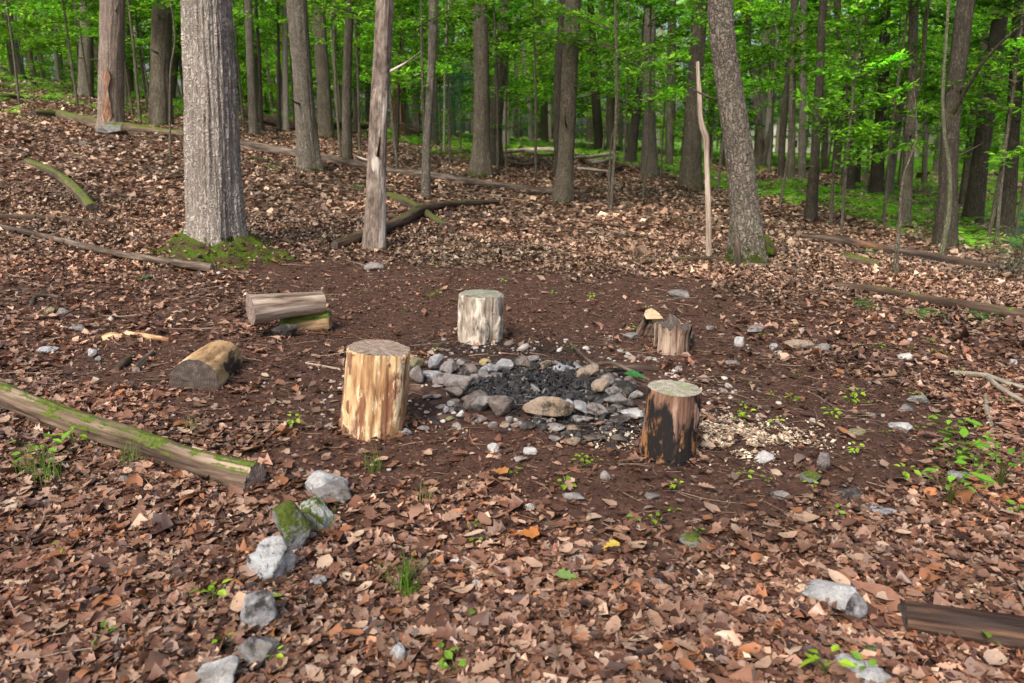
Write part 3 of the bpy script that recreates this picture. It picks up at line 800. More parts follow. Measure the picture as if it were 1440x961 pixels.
# wood chips by the charred stump
ce = W(1035, 615); r = np.random.default_rng(31); n = 5200
x = r.normal(ce[0], .20, n); y = r.normal(ce[1], .14, n)
x = np.r_[x, r.normal(W(880, 620)[0], .14, 260)]; y = np.r_[y, r.normal(W(880, 622)[1], .10, 260)]
keepm = fbm(x * 9, y * 9, 0, 4, 3) > -.12; x, y = x[keepm], y[keepm]; n = len(x)
cc = np.array([(.52, .45, .35), (.43, .36, .28), (.62, .56, .46), (.30, .23, .17)])[r.integers(0, 4, n)]
V, Fq, A = place([leaf_template('frag', 2, s) for s in (61, 62, 63)], x, y, H(x, y) + .004 + .012 * r.random(n), .014 * np.exp(r.normal(0, .5, n)), r.random(n) * 6.28, r.normal(0, .35, n), r.normal(0, .5, n), cc, r)
kind(mk("wood_chips", V, Fq, M_CRUMB, attrs={'col': A}), 'stuff', 'pale wood chips spilled on the soil behind the charred stump', 'wood chips')

# ------------------------------------------------------------------ stumps and logs
def ridged(nf, lf, amp, seed, extra=0):
    def f(tt, ss, rr, gr):
        a = fbm(np.cos(tt) * nf, np.sin(tt) * nf, ss * lf, seed, 3)
        b = fbm(np.cos(tt) * 1.3, np.sin(tt) * 1.3, ss * 2.0, seed + 7, 2)
        return amp * (1 - np.abs(a) * 4) * .5 + rr * extra * b
    return f
def log_thing(name, label, cat, P, R, mat, cutm=None, nr=40, nl=60, disp=None, ends=(True, True), group=None, bulge=0.0, seed=0, rough=.004, plates=None):
    V, q, g, (r0, r1, t0, t1) = tube(P, R, nr, nl, disp, seed)
    at_ = {'grain': g}
    if plates:
        thr, amp_ = plates; m_ = sstep(thr, thr + .035, fbm(g[:, 0] * 11, g[:, 1] * 11, g[:, 2] * 3.2, seed + 40, 4)) * (1 - sstep(g[:, 2].max() * .97, g[:, 2].max(), g[:, 2]))
        rad_ = g.copy(); rad_[:, 2] = 0; rad_ /= np.linalg.norm(rad_, axis=1)[:, None]
        ax = V.reshape(nl, nr, 3).mean(1, keepdims=True); out = (V.reshape(nl, nr, 3) - ax).reshape(-1, 3); out /= np.linalg.norm(out, axis=1)[:, None]
        V = V + out * (m_ * amp_)[:, None]; at_['plate'] = np.repeat(m_[:, None], 4, 1)
    o = mk(name, V, q, mat, attrs=at_); tag(o, label, cat, group)
    for e, (rg, t, s) in enumerate(((r0, t0, -1), (r1, t1, 1))):
        if not ends[e]: continue
        cv, cf, fc = cap(rg, t * s, 7, bulge, rough, seed + e)
        if s < 0: cf = [c[:, ::-1] for c in cf]
        c = mk("cut_face", cv, [c[:, ::-1] for c in cf] if False else cf, cutm or mat, attrs={'face': fc, 'grain': fc * np.array([1, 1, 1])}, parent=o)
    return o

def stump(label, ub, vb, wb, ut, vt, wt, mat, cutm, seed, extra=.10, hscale=1, tiltx=0, mid=None, plates=None, group="upright log seats around the fire ring", amp=.006, body="stump"):
    """upright cut log: (ub, vb) bottom front, (ut, vt) centre of the top face, widths in px"""
    p = W(ub, vb); s = D(p) / F; rb = wb * s / 2
    c0 = np.array([p[0], p[1] + rb * .9, 0]); c0[2] = ground(c0[0], c0[1]) - .06
    top = AT(ut, vt, c0[1]); st = D(top) / F; rt = wt * st / 2
    P = [c0, c0 * .6 + top * .4, top]; R = [rb, (rb + rt) / 2 * (1.03 if mid is None else mid), rt]
    return log_thing(body, label, "stump", P, R, mat, cutm, 170, 150, ridged(7, 1.2, amp, seed, extra), (False, True), group, seed=seed, plates=plates)

M_YEL = wood("debarked_yellow_wood", [(.34, (.15, .065, .03)), (.43, (.34, .20, .10)), (.52, (.55, .40, .22)), (.62, (.72, .61, .44))], zs=.16, scale=26, big=(.20, .09, .05), bigthr=(.50, .60), bigscale=9, bigz=.30, bs=.8, bd=.015, coarse=.45, plate=(.20, .11, .065), lichen=(.80, .66, .44), lichenthr=(.57, .63), lscale=13)
M_YCUT = cutmat("grey_sawn_top", [(.3, (.10, .07, .055)), (.5, (.23, .17, .13)), (.7, (.36, .30, .25))])
M_CHARW = wood("charred_brown_wood", [(.38, (.06, .03, .02)), (.5, (.21, .12, .085)), (.62, (.42, .31, .26))], zs=.08, scale=34, big=(.013, .011, .011), bigthr=(.40, .49), bigscale=8, bigz=.4, lichen=(.37, .17, .06), lichenthr=(.54, .62), lscale=11, bs=.8, bd=.012, plate=(.16, .10, .08))
M_CCUT = cutmat("lichened_sawn_top", [(.3, (.13, .11, .085)), (.5, (.29, .265, .21)), (.7, (.44, .42, .35))], dirt=(.19, .22, .11))
M_GREYW = wood("mottled_grey_bark", [(.36, (.15, .115, .085)), (.5, (.33, .28, .23)), (.62, (.58, .53, .46))], zs=.35, scale=24, bs=.8, bd=.015, coarse=.35, big=(.20, .15, .11), bigthr=(.5, .7), bigscale=6, plate=(.36, .32, .27))
M_GCUT = cutmat("grey_top", [(.3, (.12, .11, .09)), (.5, (.24, .22, .18)), (.7, (.36, .34, .28))], dirt=(.09, .15, .09))
M_LOGGREY = wood("weathered_grey_wood", [(.38, (.06, .04, .03)), (.5, (.25, .19, .15)), (.62, (.50, .42, .35))], zs=.07, scale=34, bs=.7, bd=.008, coarse=.4)
M_LOGEND = cutmat("grey_brown_cut_end", [(.3, (.08, .055, .045)), (.5, (.22, .165, .14)), (.7, (.40, .33, .29))])
M_DARKEND = cutmat("charred_cut_end", [(.3, (.02, .015, .013)), (.5, (.065, .05, .042)), (.7, (.14, .115, .095))])
M_TANLOG = wood("tan_debarked_wood", [(.36, (.16, .09, .045)), (.5, (.40, .26, .13)), (.64, (.62, .46, .27))], zs=.3, scale=22, bs=.8, bd=.014, big=(.045, .032, .024), bigthr=(.55, .60), bigscale=5)
M_MOSSLOG = wood("brown_log_with_moss_top", [(.38, (.035, .022, .015)), (.5, (.14, .098, .07)), (.64, (.36, .28, .21))], zs=.06, scale=30, bs=.8, bd=.01, moss=.60, mosslo=.62)
M_WETLOG = wood("dark_wet_wood", [(.36, (.008, .005, .004)), (.5, (.034, .018, .012)), (.64, (.13, .07, .04))], zs=.08, scale=30, bs=.8, bd=.012, rough=.6, lichen=(.22, .28, .03), lichenthr=(.62, .66), lscale=9)
M_BRANCH = wood("grey_brown_branch", [(.38, (.022, .016, .012)), (.5, (.080, .060, .046)), (.64, (.24, .19, .155))], zs=.15, scale=30)
M_DARKBR = wood("dark_rotten_branch", [(.33, (.018, .012, .009)), (.5, (.065, .042, .03)), (.66, (.16, .11, .08))], zs=.15, scale=25, moss=.3, mosslo=.6)
M_MOSSY = wood("moss_covered_wood", [(.33, (.03, .022, .015)), (.5, (.09, .065, .045)), (.66, (.22, .17, .12))], zs=.15, scale=25, moss=.62, mosslo=.45)
M_REDLOG = wood("red_brown_rotten_wood", [(.38, (.015, .010, .008)), (.5, (.065, .044, .033)), (.64, (.19, .14, .11))], zs=.1, scale=22, big=(.30, .12, .05), bigthr=(.58, .68), bigscale=2.5)
M_PALE = wood("bare_pale_wood", [(.38, (.14, .105, .08)), (.5, (.36, .29, .235)), (.62, (.56, .49, .42))], zs=.08, scale=40)
M_LICHBR = wood("lichened_grey_branch", [(.33, (.09, .075, .055)), (.5, (.23, .205, .16)), (.66, (.42, .39, .32))], zs=.3, scale=26)
M_BURNT = wood("burnt_wood", [(.33, (.008, .008, .008)), (.5, (.03, .025, .022)), (.68, (.13, .10, .085))], zs=.15, scale=25)
M_STREAK = wood("grey_split_wood_with_char", [(.38, (.03, .018, .014)), (.48, (.16, .10, .07)), (.60, (.46, .36, .28))], zs=.07, scale=34, big=(.014, .012, .011), bigthr=(.49, .54), bigscale=6, bigz=.4, bs=1, bd=.02)
M_FRESH = cutmat("fresh_split_wood", [(.3, (.30, .19, .10)), (.5, (.46, .33, .20)), (.7, (.58, .46, .31))])

stump("debarked yellow and orange stump seat at the left front of the fire ring", 518, 617, 86, 532, 489, 84, M_YEL, M_YCUT, 1, extra=.20, mid=1.03, plates=(.17, .010), amp=.016)
stump("charred brown stump seat with lichened top right of the fire ring", 945, 655, 78, 949, 546, 73, M_CHARW, M_CCUT, 2, extra=.13, plates=(.14, .008))
stump("mottled grey stump seat standing behind the fire ring", 674, 484, 58, 677, 413, 60, M_GREYW, M_GCUT, 3, extra=.13, amp=.010, plates=(.03, .010))

# split stump with jagged top
def jag(seed, amp, nf=9):
    f0 = ridged(6, 1.0, .016, seed, .22)
    return f0
def split_block(name, label, ub, vb, wb, ut, vt, wt, mat, topm, seed, cut=.4, grp=None):
    p = W(ub, vb); s = D(p) / F; rb = wb * s / 2
    c0 = np.array([p[0], p[1] + rb * .7, 0]); c0[2] = ground(c0[0], c0[1]) - .04
    top = AT(ut, vt, c0[1]); rt = wt * D(top) / F / 2
    V, q, g, (r0, r1, t0, t1) = tube([c0, (c0 + top) / 2, top], [rb, rb * .93, rt], 72, 60, ridged(6, .8, .022, seed, .25), seed)
    # ragged upper edge
    nr = 72; zz = g[:, 2] / g[:, 2].max(); th = np.arctan2(g[:, 1], g[:, 0])
    dz = -(.03 * (1 + fbm(np.cos(th) * 3, np.sin(th) * 3, 0, seed + 3, 3) * 2.0)) * sstep(.6, 1, zz)
    V[:, 2] += dz
    o = mk(name, V, q, mat, attrs={'grain': g}); tag(o, label, "stump", grp)
    cv, cf, fc = cap(V[-nr:], np.array([0, 0, 1.]), 6, -.03, .012, seed)
    mk("cut_face", cv, cf, topm, attrs={'face': fc, 'grain': fc}, parent=o); return o
split_block("stump", "short split stump with grey streaked front and charred black side", 948, 499, 50, 947, 450, 50, M_STREAK, M_DARKEND, 5)
split_block("stump_root", "charred black root lump clinging to the right of the split stump", 966, 487, 20, 968, 464, 16, M_BURNT, M_DARKEND, 15)

def wedge(name, label, cat, u, v, wpx, hpx, mat, rotz, rotx, seed, ratio=.5, lift=0, facem=None):
    """split piece of firewood: a prism with a rough bark side"""
    p = W(u, v + hpx * .4); s = D(p) / F; Wm, Hm = wpx * s, hpx * s
    r = np.random.default_rng(seed); n = 14
    prof = np.array([(-.5, -.32), (.5, -.38), (.46, .1), (.15, .5), (-.25, .42), (-.52, .05)]) * [Wm * ratio, Wm * ratio]
    K = 10; V = []; g = []
    for k in range(K):
        t = k / (K - 1) - .5
        for (a, b) in prof:
            V.append((a * (1 + r.normal() * .05), t * Hm * 1.1 + r.normal() * .002, b * (1 + r.normal() * .05))); g.append((a, b, t * Hm))
    V = np.array(V); m = len(prof)
    i = np.arange(K - 1)[:, None] * m + np.arange(m)[None]; j = np.arange(K - 1)[:, None] * m + (np.arange(m)[None] + 1) % m
    q = np.stack([i, j, j + m, i + m], -1).reshape(-1, 4)
    o = mk(name, V, q, mat, attrs={'grain': np.array(g)}, smooth=False); tag(o, label, cat)
    for a, rev in ((V[:m], False), (V[-m:], True)):
        nn = np.array([0, 1. if rev else -1., 0]); cv, cf, fc = cap(a, nn, 3, 0, .002, seed); mk("cut_face", cv, cf, facem or M_FRESH, attrs={'face': fc, 'grain': fc}, parent=o)
    o.location = (p[0], p[1], p[2] + lift + Hm * .3); o.rotation_euler = (rotx, 0, rotz); return o
wedge("firewood", "split chunk with pale wood face leaning behind the short split stump", "firewood", 911, 458, 30, 36, M_STREAK, .35, math.radians(-58), 3, .85, .03)

# cut round lying half sunk, dark end towards the camera
p0 = W(272, 549); s = D(p0) / F; R0 = 34 * s
a0 = np.array([p0[0], p0[1] + .02, ground(p0[0], p0[1]) + R0 * .30]); p1 = W(300, 522); a1 = np.array([p1[0] - .0, p1[1] + .16, ground(p1[0], p1[1] + .16) + R0 * .28])
log_thing("log_round", "short tan debarked log round lying with its dark cut end forward", "log", [a0, (a0 + a1) / 2, a1], [R0, R0 * .98, R0 * .92], M_TANLOG, M_DARKEND, 72, 50, ridged(4, 1.5, .008, 8, .08), seed=8, bulge=.01)

# log resting on mossy plank and dark stone
pl = W(398, 474); Yd = pl[1] + .08
A0 = AT(352, 436, Yd - .12); B0 = AT(453, 425, Yd + .20); rr0 = 21 * D(A0) / F; rr1 = 15 * D(B0) / F
log_thing("log", "weathered grey log propped on the mossy block and dark stone", "log", [A0, A0 * .5 + B0 * .5 + np.array([0, 0, .005]), B0], [rr0, rr0 * .84, rr1], M_LOGGREY, M_LOGEND, 56, 60, ridged(4, 1.0, .006, 11, .06), seed=11)
d_, f_ = ico(4); ps = W(427, 462); sc_p = D(ps) / F
Vp = np.sign(d_) * np.abs(d_) ** .42 * np.array([36, 15, 14]) * sc_p * (1 + .10 * fbm(d_[:, 0] * 3, d_[:, 1] * 3, d_[:, 2] * 3, 4, 3))[:, None]
M_PLANK = wood("mossy_split_wood", [(.36, (.08, .05, .03)), (.5, (.30, .20, .11)), (.64, (.50, .37, .22))], zs=1, scale=24, moss=1.1, mosslo=.35)
o = mk("plank", Vp, f_, M_PLANK, attrs={'grain': Vp[:, [1, 2, 0]] * [1, 1, .15]}, loc=(ps[0] + .02, ps[1] + .02, ground(ps[0], ps[1]) + .05)); o.rotation_euler = (0, -.05, .12); tag(o, "thick mossy slab of wood lying under the propped grey log", "plank")
tag(put_rock("stone", 399, 466, 38, 24, 'soot', None, sub=4, sink=.1), "dark sooty stone wedged under the propped grey log", "stone", "loose stones on the forest floor")

def ground_log(name, label, cat, pts, mat, cutm, ends=(True, True), sink=.35, nr=32, nl=70, disp=None, group=None, lift=0, seed=0):
    """log lying along the ground through photo pixels (u, v, width px); v = log's centre line"""
    P, R = [], []
    for u, v, wd in pts:
        p = W(u, v + wd * .3); rad = wd * D(p) / F / 2
        P.append((p[0], p[1] + rad * .4, ground(p[0], p[1] + rad * .4) + rad * (1 - 2 * sink) + lift)); R.append(rad)
    return log_thing(name, label, cat, P, R, mat, cutm, nr, nl, disp or ridged(5, 2.2, R[0] * .22, seed, .24), ends, group, seed=seed)
def ext(p, q, k):   # extend beyond the frame
    return tuple(p[i] + (p[i] - q[i]) * k if i < 2 else p[2] for i in range(3))
o = ground_log("fallen_log", "long moss-topped brown log lying across the lower left corner", "log", [(-120, 510, 32), (0, 560, 34), (100, 597, 36), (200, 630, 38), (285, 660, 40), (358, 676, 41)], M_MOSSLOG, M_LOGEND, (False, True), .2, 64, 160, seed=20)
ground_log("fallen_log", "dark wet half-buried log at the lower right edge", "log", [(1272, 870, 60), (1340, 878, 64), (1440, 892, 66), (1540, 908, 66)], M_WETLOG, M_DARKEND, (True, False), .46, 56, 90, seed=21)
ground_log("fallen_branch", "long thin pale pole lying from the left edge towards the big trunk", "branch", [(-60, 312, 6), (0, 322, 7), (80, 340, 8), (160, 360, 9), (240, 373, 10), (298, 381, 12)], M_BRANCH, M_LOGEND, sink=.15, seed=22, lift=.02)
ground_log("fallen_branch", "short mossy branch lying on the slope at upper left", "branch", [(38, 228, 10), (75, 245, 14), (105, 268, 15), (130, 296, 18)], M_MOSSY, M_DARKEND, sink=.2, seed=23)
ground_log("fallen_branch", "dark stick at the left edge between mossy branch and pale pole", "branch", [(-30, 303, 7), (0, 306, 7), (70, 309, 8), (155, 316, 6)], M_DARKBR, M_DARKEND, sink=.1, seed=24)
ground_log("fallen_log", "mossy log lying beside the wounded trunk on the left slope", "log", [(45, 161, 11), (80, 163, 16), (130, 174, 18), (190, 182, 14), (258, 190, 13)], M_MOSSY, M_DARKEND, sink=.25, seed=25)
ground_log("fallen_log", "small mossy log at the far left edge", "log", [(-20, 136, 9), (10, 137, 10), (30, 139, 7)], M_MOSSY, M_DARKEND, sink=.25, seed=26)
ground_log("fallen_log", "long grey fallen trunk crossing behind the patchy grey tree", "log", [(320, 202, 14), (380, 212, 16), (450, 224, 15), (540, 240, 12), (620, 250, 12), (700, 263, 12), (780, 272, 10), (830, 276, 6)], M_BRANCH, M_DARKEND, sink=.2, nl=110, seed=27)
ground_log("fallen_branch", "dark rotten branch reaching from the patchy grey trunk to the right", "branch", [(470, 350, 12), (510, 338, 16), (560, 318, 15), (600, 297, 13), (650, 290, 9), (700, 287, 6)], M_DARKBR, M_DARKEND, sink=.1, seed=28, lift=.03)
ground_log("fallen_branch", "dark bent limb lying behind the big trunk", "branch", [(330, 152, 8), (370, 170, 12), (420, 182, 11), (470, 180, 9), (540, 182, 8)], M_DARKBR, M_DARKEND, sink=.05, seed=29, lift=.05)
ground_log("fallen_log", "dark reddish rotten log end at the foot of the red snag", "log", [(545, 180, 12), (570, 186, 18), (592, 193, 12)], M_REDLOG, M_DARKEND, sink=.05, seed=30)
ground_log("fallen_log", "reddish brown broken log at right before the fern bed", "log", [(1132, 333, 12), (1180, 340, 17), (1240, 352, 17), (1300, 362, 17), (1350, 370, 16), (1402, 377, 12)], M_REDLOG, M_DARKEND, sink=.3, nl=90, seed=31)
ground_log("fallen_log", "mossy dark log slanting down to the right edge", "log", [(1170, 402, 9), (1230, 410, 12), (1300, 424, 14), (1370, 436, 17), (1440, 446, 17), (1500, 456, 17)], M_DARKBR, M_DARKEND, (True, False), sink=.08, nl=90, seed=32)
ground_log("fallen_branch", "thin dark stick lying behind the leaning mossy-footed tree", "branch", [(865, 370, 6), (930, 368, 7), (1000, 366, 8), (1030, 370, 7)], M_DARKBR, M_DARKEND, sink=.1, seed=33)
ground_log("fallen_branch", "brown stick on the leaves right of the leaning tree's foot", "branch", [(1050, 373, 7), (1090, 377, 9), (1135, 386, 6)], M_BRANCH, M_DARKEND, sink=.1, seed=34)
ground_log("fallen_branch", "small mossy log with ferns left of the reddish broken log", "branch", [(1185, 362, 12), (1210, 367, 17), (1238, 374, 10)], M_MOSSY, M_DARKEND, sink=.3, seed=35)
ground_log("fallen_branch", "thin dark branch lying on the open leaves at centre right", "branch", [(905, 300, 4), (950, 308, 5), (1000, 322, 5), (1030, 330, 3)], M_DARKBR, M_DARKEND, sink=.1, seed=36)
ground_log("fallen_branch", "mossy rotten limb in the leaves beside the slender two-toned tree", "branch", [(545, 275, 10), (570, 285, 16), (590, 295, 12), (625, 318, 9)], M_MOSSY, M_DARKEND, sink=.25, seed=37)
fk = ground_log("fallen_branch", "pale forked branch on the leaves at the right edge", "branch", [(1335, 529, 6), (1385, 534, 7), (1420, 546, 6.5), (1460, 556, 6)], M_LICHBR, M_LICHBR, (True, False), sink=.05, seed=38, lift=.02)
V, q, g, _ = tube([W(1385, 534) + [0, 0, .03], W(1405, 552) + [0, 0, .03], W(1445, 575) + [0, 0, .03]], [.02, .018, .012], 12, 24, None)
mk("fork", V, q, M_LICHBR, attrs={'grain': g}, parent=fk)
ground_log("fallen_branch", "short crooked pale stick under the pale forked branch", "branch", [(1386, 560, 6), (1388, 580, 7), (1395, 600, 5)], M_LICHBR, M_LICHBR, sink=.05, seed=39)
ground_log("fallen_branch", "thin dark root-like stick right of the charred stump", "branch", [(985, 515, 4), (1020, 530, 5), (1070, 538, 4)], M_DARKBR, M_DARKEND, sink=.1, seed=40)
ground_log("fallen_branch", "brown strip of wood on the soil behind the wood chips", "branch", [(1030, 562, 5), (1060, 570, 7), (1085, 577, 4)], M_REDLOG, M_REDLOG, sink=.2, seed=41)
ground_log("fallen_branch", "dark buried stick by the pale lilac stone", "branch", [(1255, 728, 7), (1290, 742, 9), (1325, 754, 6)], M_WETLOG, M_WETLOG, sink=.3, seed=42)
ground_log("fallen_branch", "yellow debarked stick on the left soil behind the log round", "branch", [(178, 470, 6), (205, 475, 8), (238, 480, 7)], M_YEL, M_YEL, sink=.05, seed=43)
ground_log("fallen_branch", "curled grey root on the left below the long pale pole", "branch", [(43, 430, 6), (50, 420, 6), (68, 418, 6), (88, 421, 5)], M_BRANCH, M_BRANCH, sink=.0, seed=44)
ground_log("fallen_branch", "fine grey twig lying left of the dark cut end of the log round", "branch", [(160, 541, 2.5), (200, 535, 3), (236, 536, 3)], M_BRANCH, M_BRANCH, sink=.0, seed=45)
ground_log("fallen_branch", "pale thin twig left of the yellow stump", "branch", [(430, 511, 2.5), (455, 516, 3), (478, 520, 2.5)], M_PALE, M_PALE, sink=.0, seed=46)
ground_log("fallen_branch", "pale rotten stick among the leaves at bottom centre", "branch", [(652, 790, 14), (668, 800, 15), (684, 812, 10)], M_PALE, M_PALE, sink=.25, seed=47)
ground_log("bark_scrap", "dark curled scrap of bark left of the log round", "bark", [(163, 520, 8), (176, 508, 12), (186, 500, 6)], M_DARKBR, M_DARKEND, sink=.3, seed=48)
ground_log("bark_scrap", "grey brown bark scrap next to the dark curled one", "bark", [(190, 520, 10), (202, 508, 12), (214, 496, 7)], M_BRANCH, M_LOGEND, sink=.3, seed=49)
ground_log("bark_scrap", "orange rotten wood scrap beside the yellow stick", "bark", [(143, 476, 8), (156, 473, 13), (172, 474, 8)], M_YEL, M_YEL, sink=.3, seed=50)
ground_log("firewood", "dark burnt stick lying behind the ring on the right", "firewood", [(862, 519, 7), (890, 518, 9), (925, 521, 7)], M_REDLOG, M_DARKEND, sink=.1, seed=51)
ground_log("firewood", "sooty dark stick beyond the charcoal at the back of the ring", "firewood", [(850, 530, 5), (880, 527, 6), (905, 530, 4)], M_BURNT, M_BURNT, sink=.0, seed=57, lift=.03)
# stick leaning on the ring
a_ = AT(803, 484, W(803, 500)[1]) ; b_ = W(862, 532); c_ = W(912, 541); e_ = W(868, 528)
log_thing("stick", "grey stick propped up at its left end on the back right of the ring", "stick", [a_, AT(835, 512, b_[1] + .15), b_ + [0, 0, .10], c_ + [0, 0, .03]], [.010, .012, .014, .012], M_BRANCH, M_LOGEND, 10, 30, seed=52)
# twigs over mossy log
g1 = W(0, 560); 
V1 = [AT(-5, 530, 4.75), AT(30, 565, 4.5), AT(62, 608, 4.3)]
log_thing("stick", "thin dry twig leaning across the moss-topped log at the left", "stick", V1, [.006, .006, .004], M_BRANCH, M_BRANCH, 8, 24, seed=53)
ground_log("fallen_branch", "pale curved limb in the brush heap in the middle distance", "branch", [(700, 222, 5), (740, 218, 6), (775, 217, 6), (800, 228, 4)], M_PALE, M_PALE, sink=0, seed=54, lift=.12, group="branches of the brush heap")
bp = [((795,215,4),(815,225,5),(835,242,5)), ((760,228,4),(775,238,4),(785,248,3)), ((830,238,4),(850,236,5),(862,230,4)), ((845,250,4),(860,244,6),(872,238,4)), ((715,232,4),(735,238,4),(760,236,3)),
      ((800,232,4),(840,228,5),(868,222,4)), ((850,228,5),(868,235,6),(884,238,4)), ((730,215,3),(760,225,4),(800,222,3)), ((812,246,3),(835,249,4),(858,252,3))]
bl = ["dark limb slanting down right in the brush heap", "short dark stick low in the brush heap", "level stick right in the brush heap", "short thick stick nearest in the brush heap", "thin stick at the left of the brush heap",
      "long limb along the top of the brush heap", "dark limb at the far right of the brush heap", "thin crossing limb at the back of the brush heap", "thin stick lying before the brush heap"]
for k, (b3, lb) in enumerate(zip(bp, bl)):
    ground_log("fallen_branch", lb, "branch", b3, (M_DARKBR, M_BRANCH, M_PALE)[k % 3], M_BRANCH, sink=0, seed=60 + k, nr=10, nl=18, lift=.06 + .05 * (k % 3), group="branches of the brush heap")
r = np.random.default_rng(5)
fb = [(950, 250), (420, 262), (250, 250), (1180, 232), (610, 262), (1010, 290), (380, 290), (880, 330), (640, 345), (120, 205), (480, 250)]
fw = ["on the far leaves right of centre", "on the slope between two pale trunks", "on the slope left of the big trunk", "by the far dark trunks at right", "in the leaves behind the slender tree", "left of the leaning mossy-footed tree",
      "just right of the big trunk", "on the open leaves at centre", "on the leaves behind the grey stump", "near the wounded trunk", "behind the patchy grey trunk"]
for k, ((u, v), t) in enumerate(zip(fb, fw)):
    a = r.uniform(-.3, .3); L = 35
    ground_log("fallen_branch", "thin dead stick " + t, "branch", [(u - L, v - L * a * .4, 3), (u, v + r.uniform(-2, 2), 4), (u + L, v + L * a * .4, 2.5)], (M_DARKBR, M_BRANCH)[k % 2], M_BRANCH, sink=0, seed=80 + k, nr=8, nl=14, group="thin dead sticks on the leaf-covered slope")

# ------------------------------------------------------------------ foliage templates
GREEN_A = np.array([(.10, .32, .014), (.16, .44, .022), (.22, .53, .03), (.08, .25, .018), (.30, .60, .045)])
def leaf4():     # folded six-point leaf
    V = np.array([(0, 0, 0), (.34, .30, .07), (.66, .22, .05), (1, 0, -.04), (.66, -.22, .05), (.34, -.30, .07)]); Q = np.array([(0, 3, 2, 1), (0, 5, 4, 3)]); return V, Q
def leaf2():
    V = np.array([(0, 0, 0), (.5, .3, .06), (1, 0, -.04), (.5, -.3, .06)]); Q = np.array([(0, 3, 2, 1)]); return V, Q
def crown_mesh(name, seed, sprays, L0, nleaf, lsize, shape, tmpl, pal=GREEN_A, twig=True, flat=.35):
    """branch sprays with leaves; shape(rng) -> origin, outward direction, length factor"""
    r = np.random.default_rng(seed); X = []; TW = []
    for k in range(sprays):
        o, d, lf, shade = shape(r, k)
        L = L0 * lf; d = d / np.linalg.norm(d)
        side = np.cross(d, [0, 0, 1.]); side /= np.linalg.norm(side) + 1e-9
        n = nleaf
        t = r.random(n) ** .7; lat = r.normal(0, .22, n) * (1.15 - t * .6) * L
        P = o + d * (t * L)[:, None] + side * lat[:, None] + np.array([0, 0, 1]) * (-.12 * L * t ** 2 + r.normal(0, .03, n) * L)[:, None]
        yaw = math.atan2(d[1], d[0]) + np.sign(lat) * r.uniform(.2, 1.3, n) + r.normal(0, .4, n)
        tone = math.exp(r.normal(0, .36))
        X.append((P, yaw, np.full(n, tone)))
        if twig:
            m = 5; tt = np.linspace(0, 1, m); C = o + d * (tt * L)[:, None] + np.array([0, 0, 1]) * (-.12 * L * tt ** 2)[:, None]
            rad = np.linspace(.010, .003, m) * max(1, L)
            ph = np.arange(3) * 2.094; u2 = np.cross(side, d)
            Vt = C[:, None] + side * (np.cos(ph)[None, :, None] * rad[:, None, None]) + u2 * (np.sin(ph)[None, :, None] * rad[:, None, None])
            q = np.array([(a * 3 + j, a * 3 + (j + 1) % 3, (a + 1) * 3 + (j + 1) % 3, (a + 1) * 3 + j) for a in range(m - 1) for j in range(3)])
            TW.append((Vt.reshape(-1, 3), q, np.zeros((15, 3)) + .06))
    P = np.concatenate([x[0] for x in X]); yaw = np.concatenate([x[1] for x in X]); tone = np.concatenate([x[2] for x in X]); n = len(P)
    cols = pal[r.integers(0, len(pal), n)] * tone[:, None] * np.exp(r.normal(0, .15, (n, 1)))
    V, Q, A = place([tmpl], P[:, 0], P[:, 1], P[:, 2], lsize * np.exp(r.normal(0, .22, n)), yaw, r.normal(.12, flat, n), r.normal(0, flat, n), cols, r)
    mi = np.zeros(len(Q), int)
    if TW:
        Vt, Qt, At = merge(TW); Q = np.concatenate([Q, Qt + len(V)]); V = np.concatenate([V, Vt]); A = np.concatenate([A, At]); mi = np.r_[mi, np.ones(len(Qt), int)]
    o = mk(name, V, Q, [M_LEAF, M_TWIG], attrs={'col': A}, smooth=False, mi=mi); me = o.data; bpy.data.objects.remove(o); return me

def sapling_shape(h, z0, wide):
    def f(r, k):
        z = z0 + (h - z0) * r.random() ** .85; a = r.random() * 6.283
        fac = 1.0 - .55 * (z - z0) / (h - z0)
        return np.array([0, 0, z]) + r.normal(0, .08, 3), np.array([math.cos(a), math.sin(a), .25 + .3 * r.random()]), wide * fac * r.uniform(.6, 1.1), 0
    return f
def tree_shape(h, z0, rad):
    def f(r, k):
        a = r.random() * 6.283; q = math.sqrt(r.random()) * .85; z = z0 + (h - z0) * r.random()
        e = math.sqrt(max(.05, 1 - ((z - (z0 + h) / 2) / ((h - z0) / 2)) ** 2))
        o = np.array([math.cos(a) * rad * q * e, math.sin(a) * rad * q * e, z]); b = a + r.normal(0, .7)
        return o, np.array([math.cos(b), math.sin(b), r.normal(.05, .2)]), r.uniform(.7, 1.2), 0
    return f
L4, L2 = leaf4(), leaf2()
SAP = [crown_mesh("sapling_crown", 200 + k, 34, 1.5, 95, .105, sapling_shape(5.2, .9, 1.0), L4) for k in range(4)]
SAPHI = [crown_mesh("layered_crown", 220 + k, 22, 1.9, 160, .095, sapling_shape(6.0, 1.9, 1.0), L4) for k in range(3)]
MID = [crown_mesh("tree_crown", 240 + k, 38, 1.9, 70, .16, tree_shape(9, 0, 3.0), L2) for k in range(3)]
FAR = [crown_mesh("far_crown", 260 + k, 52, 2.2, 105, .19, tree_shape(9, 0, 3.4), L2, pal=np.array([(.22, .50, .03), (.32, .62, .04), (.42, .70, .07), (.15, .40, .03)])) for k in range(3)]

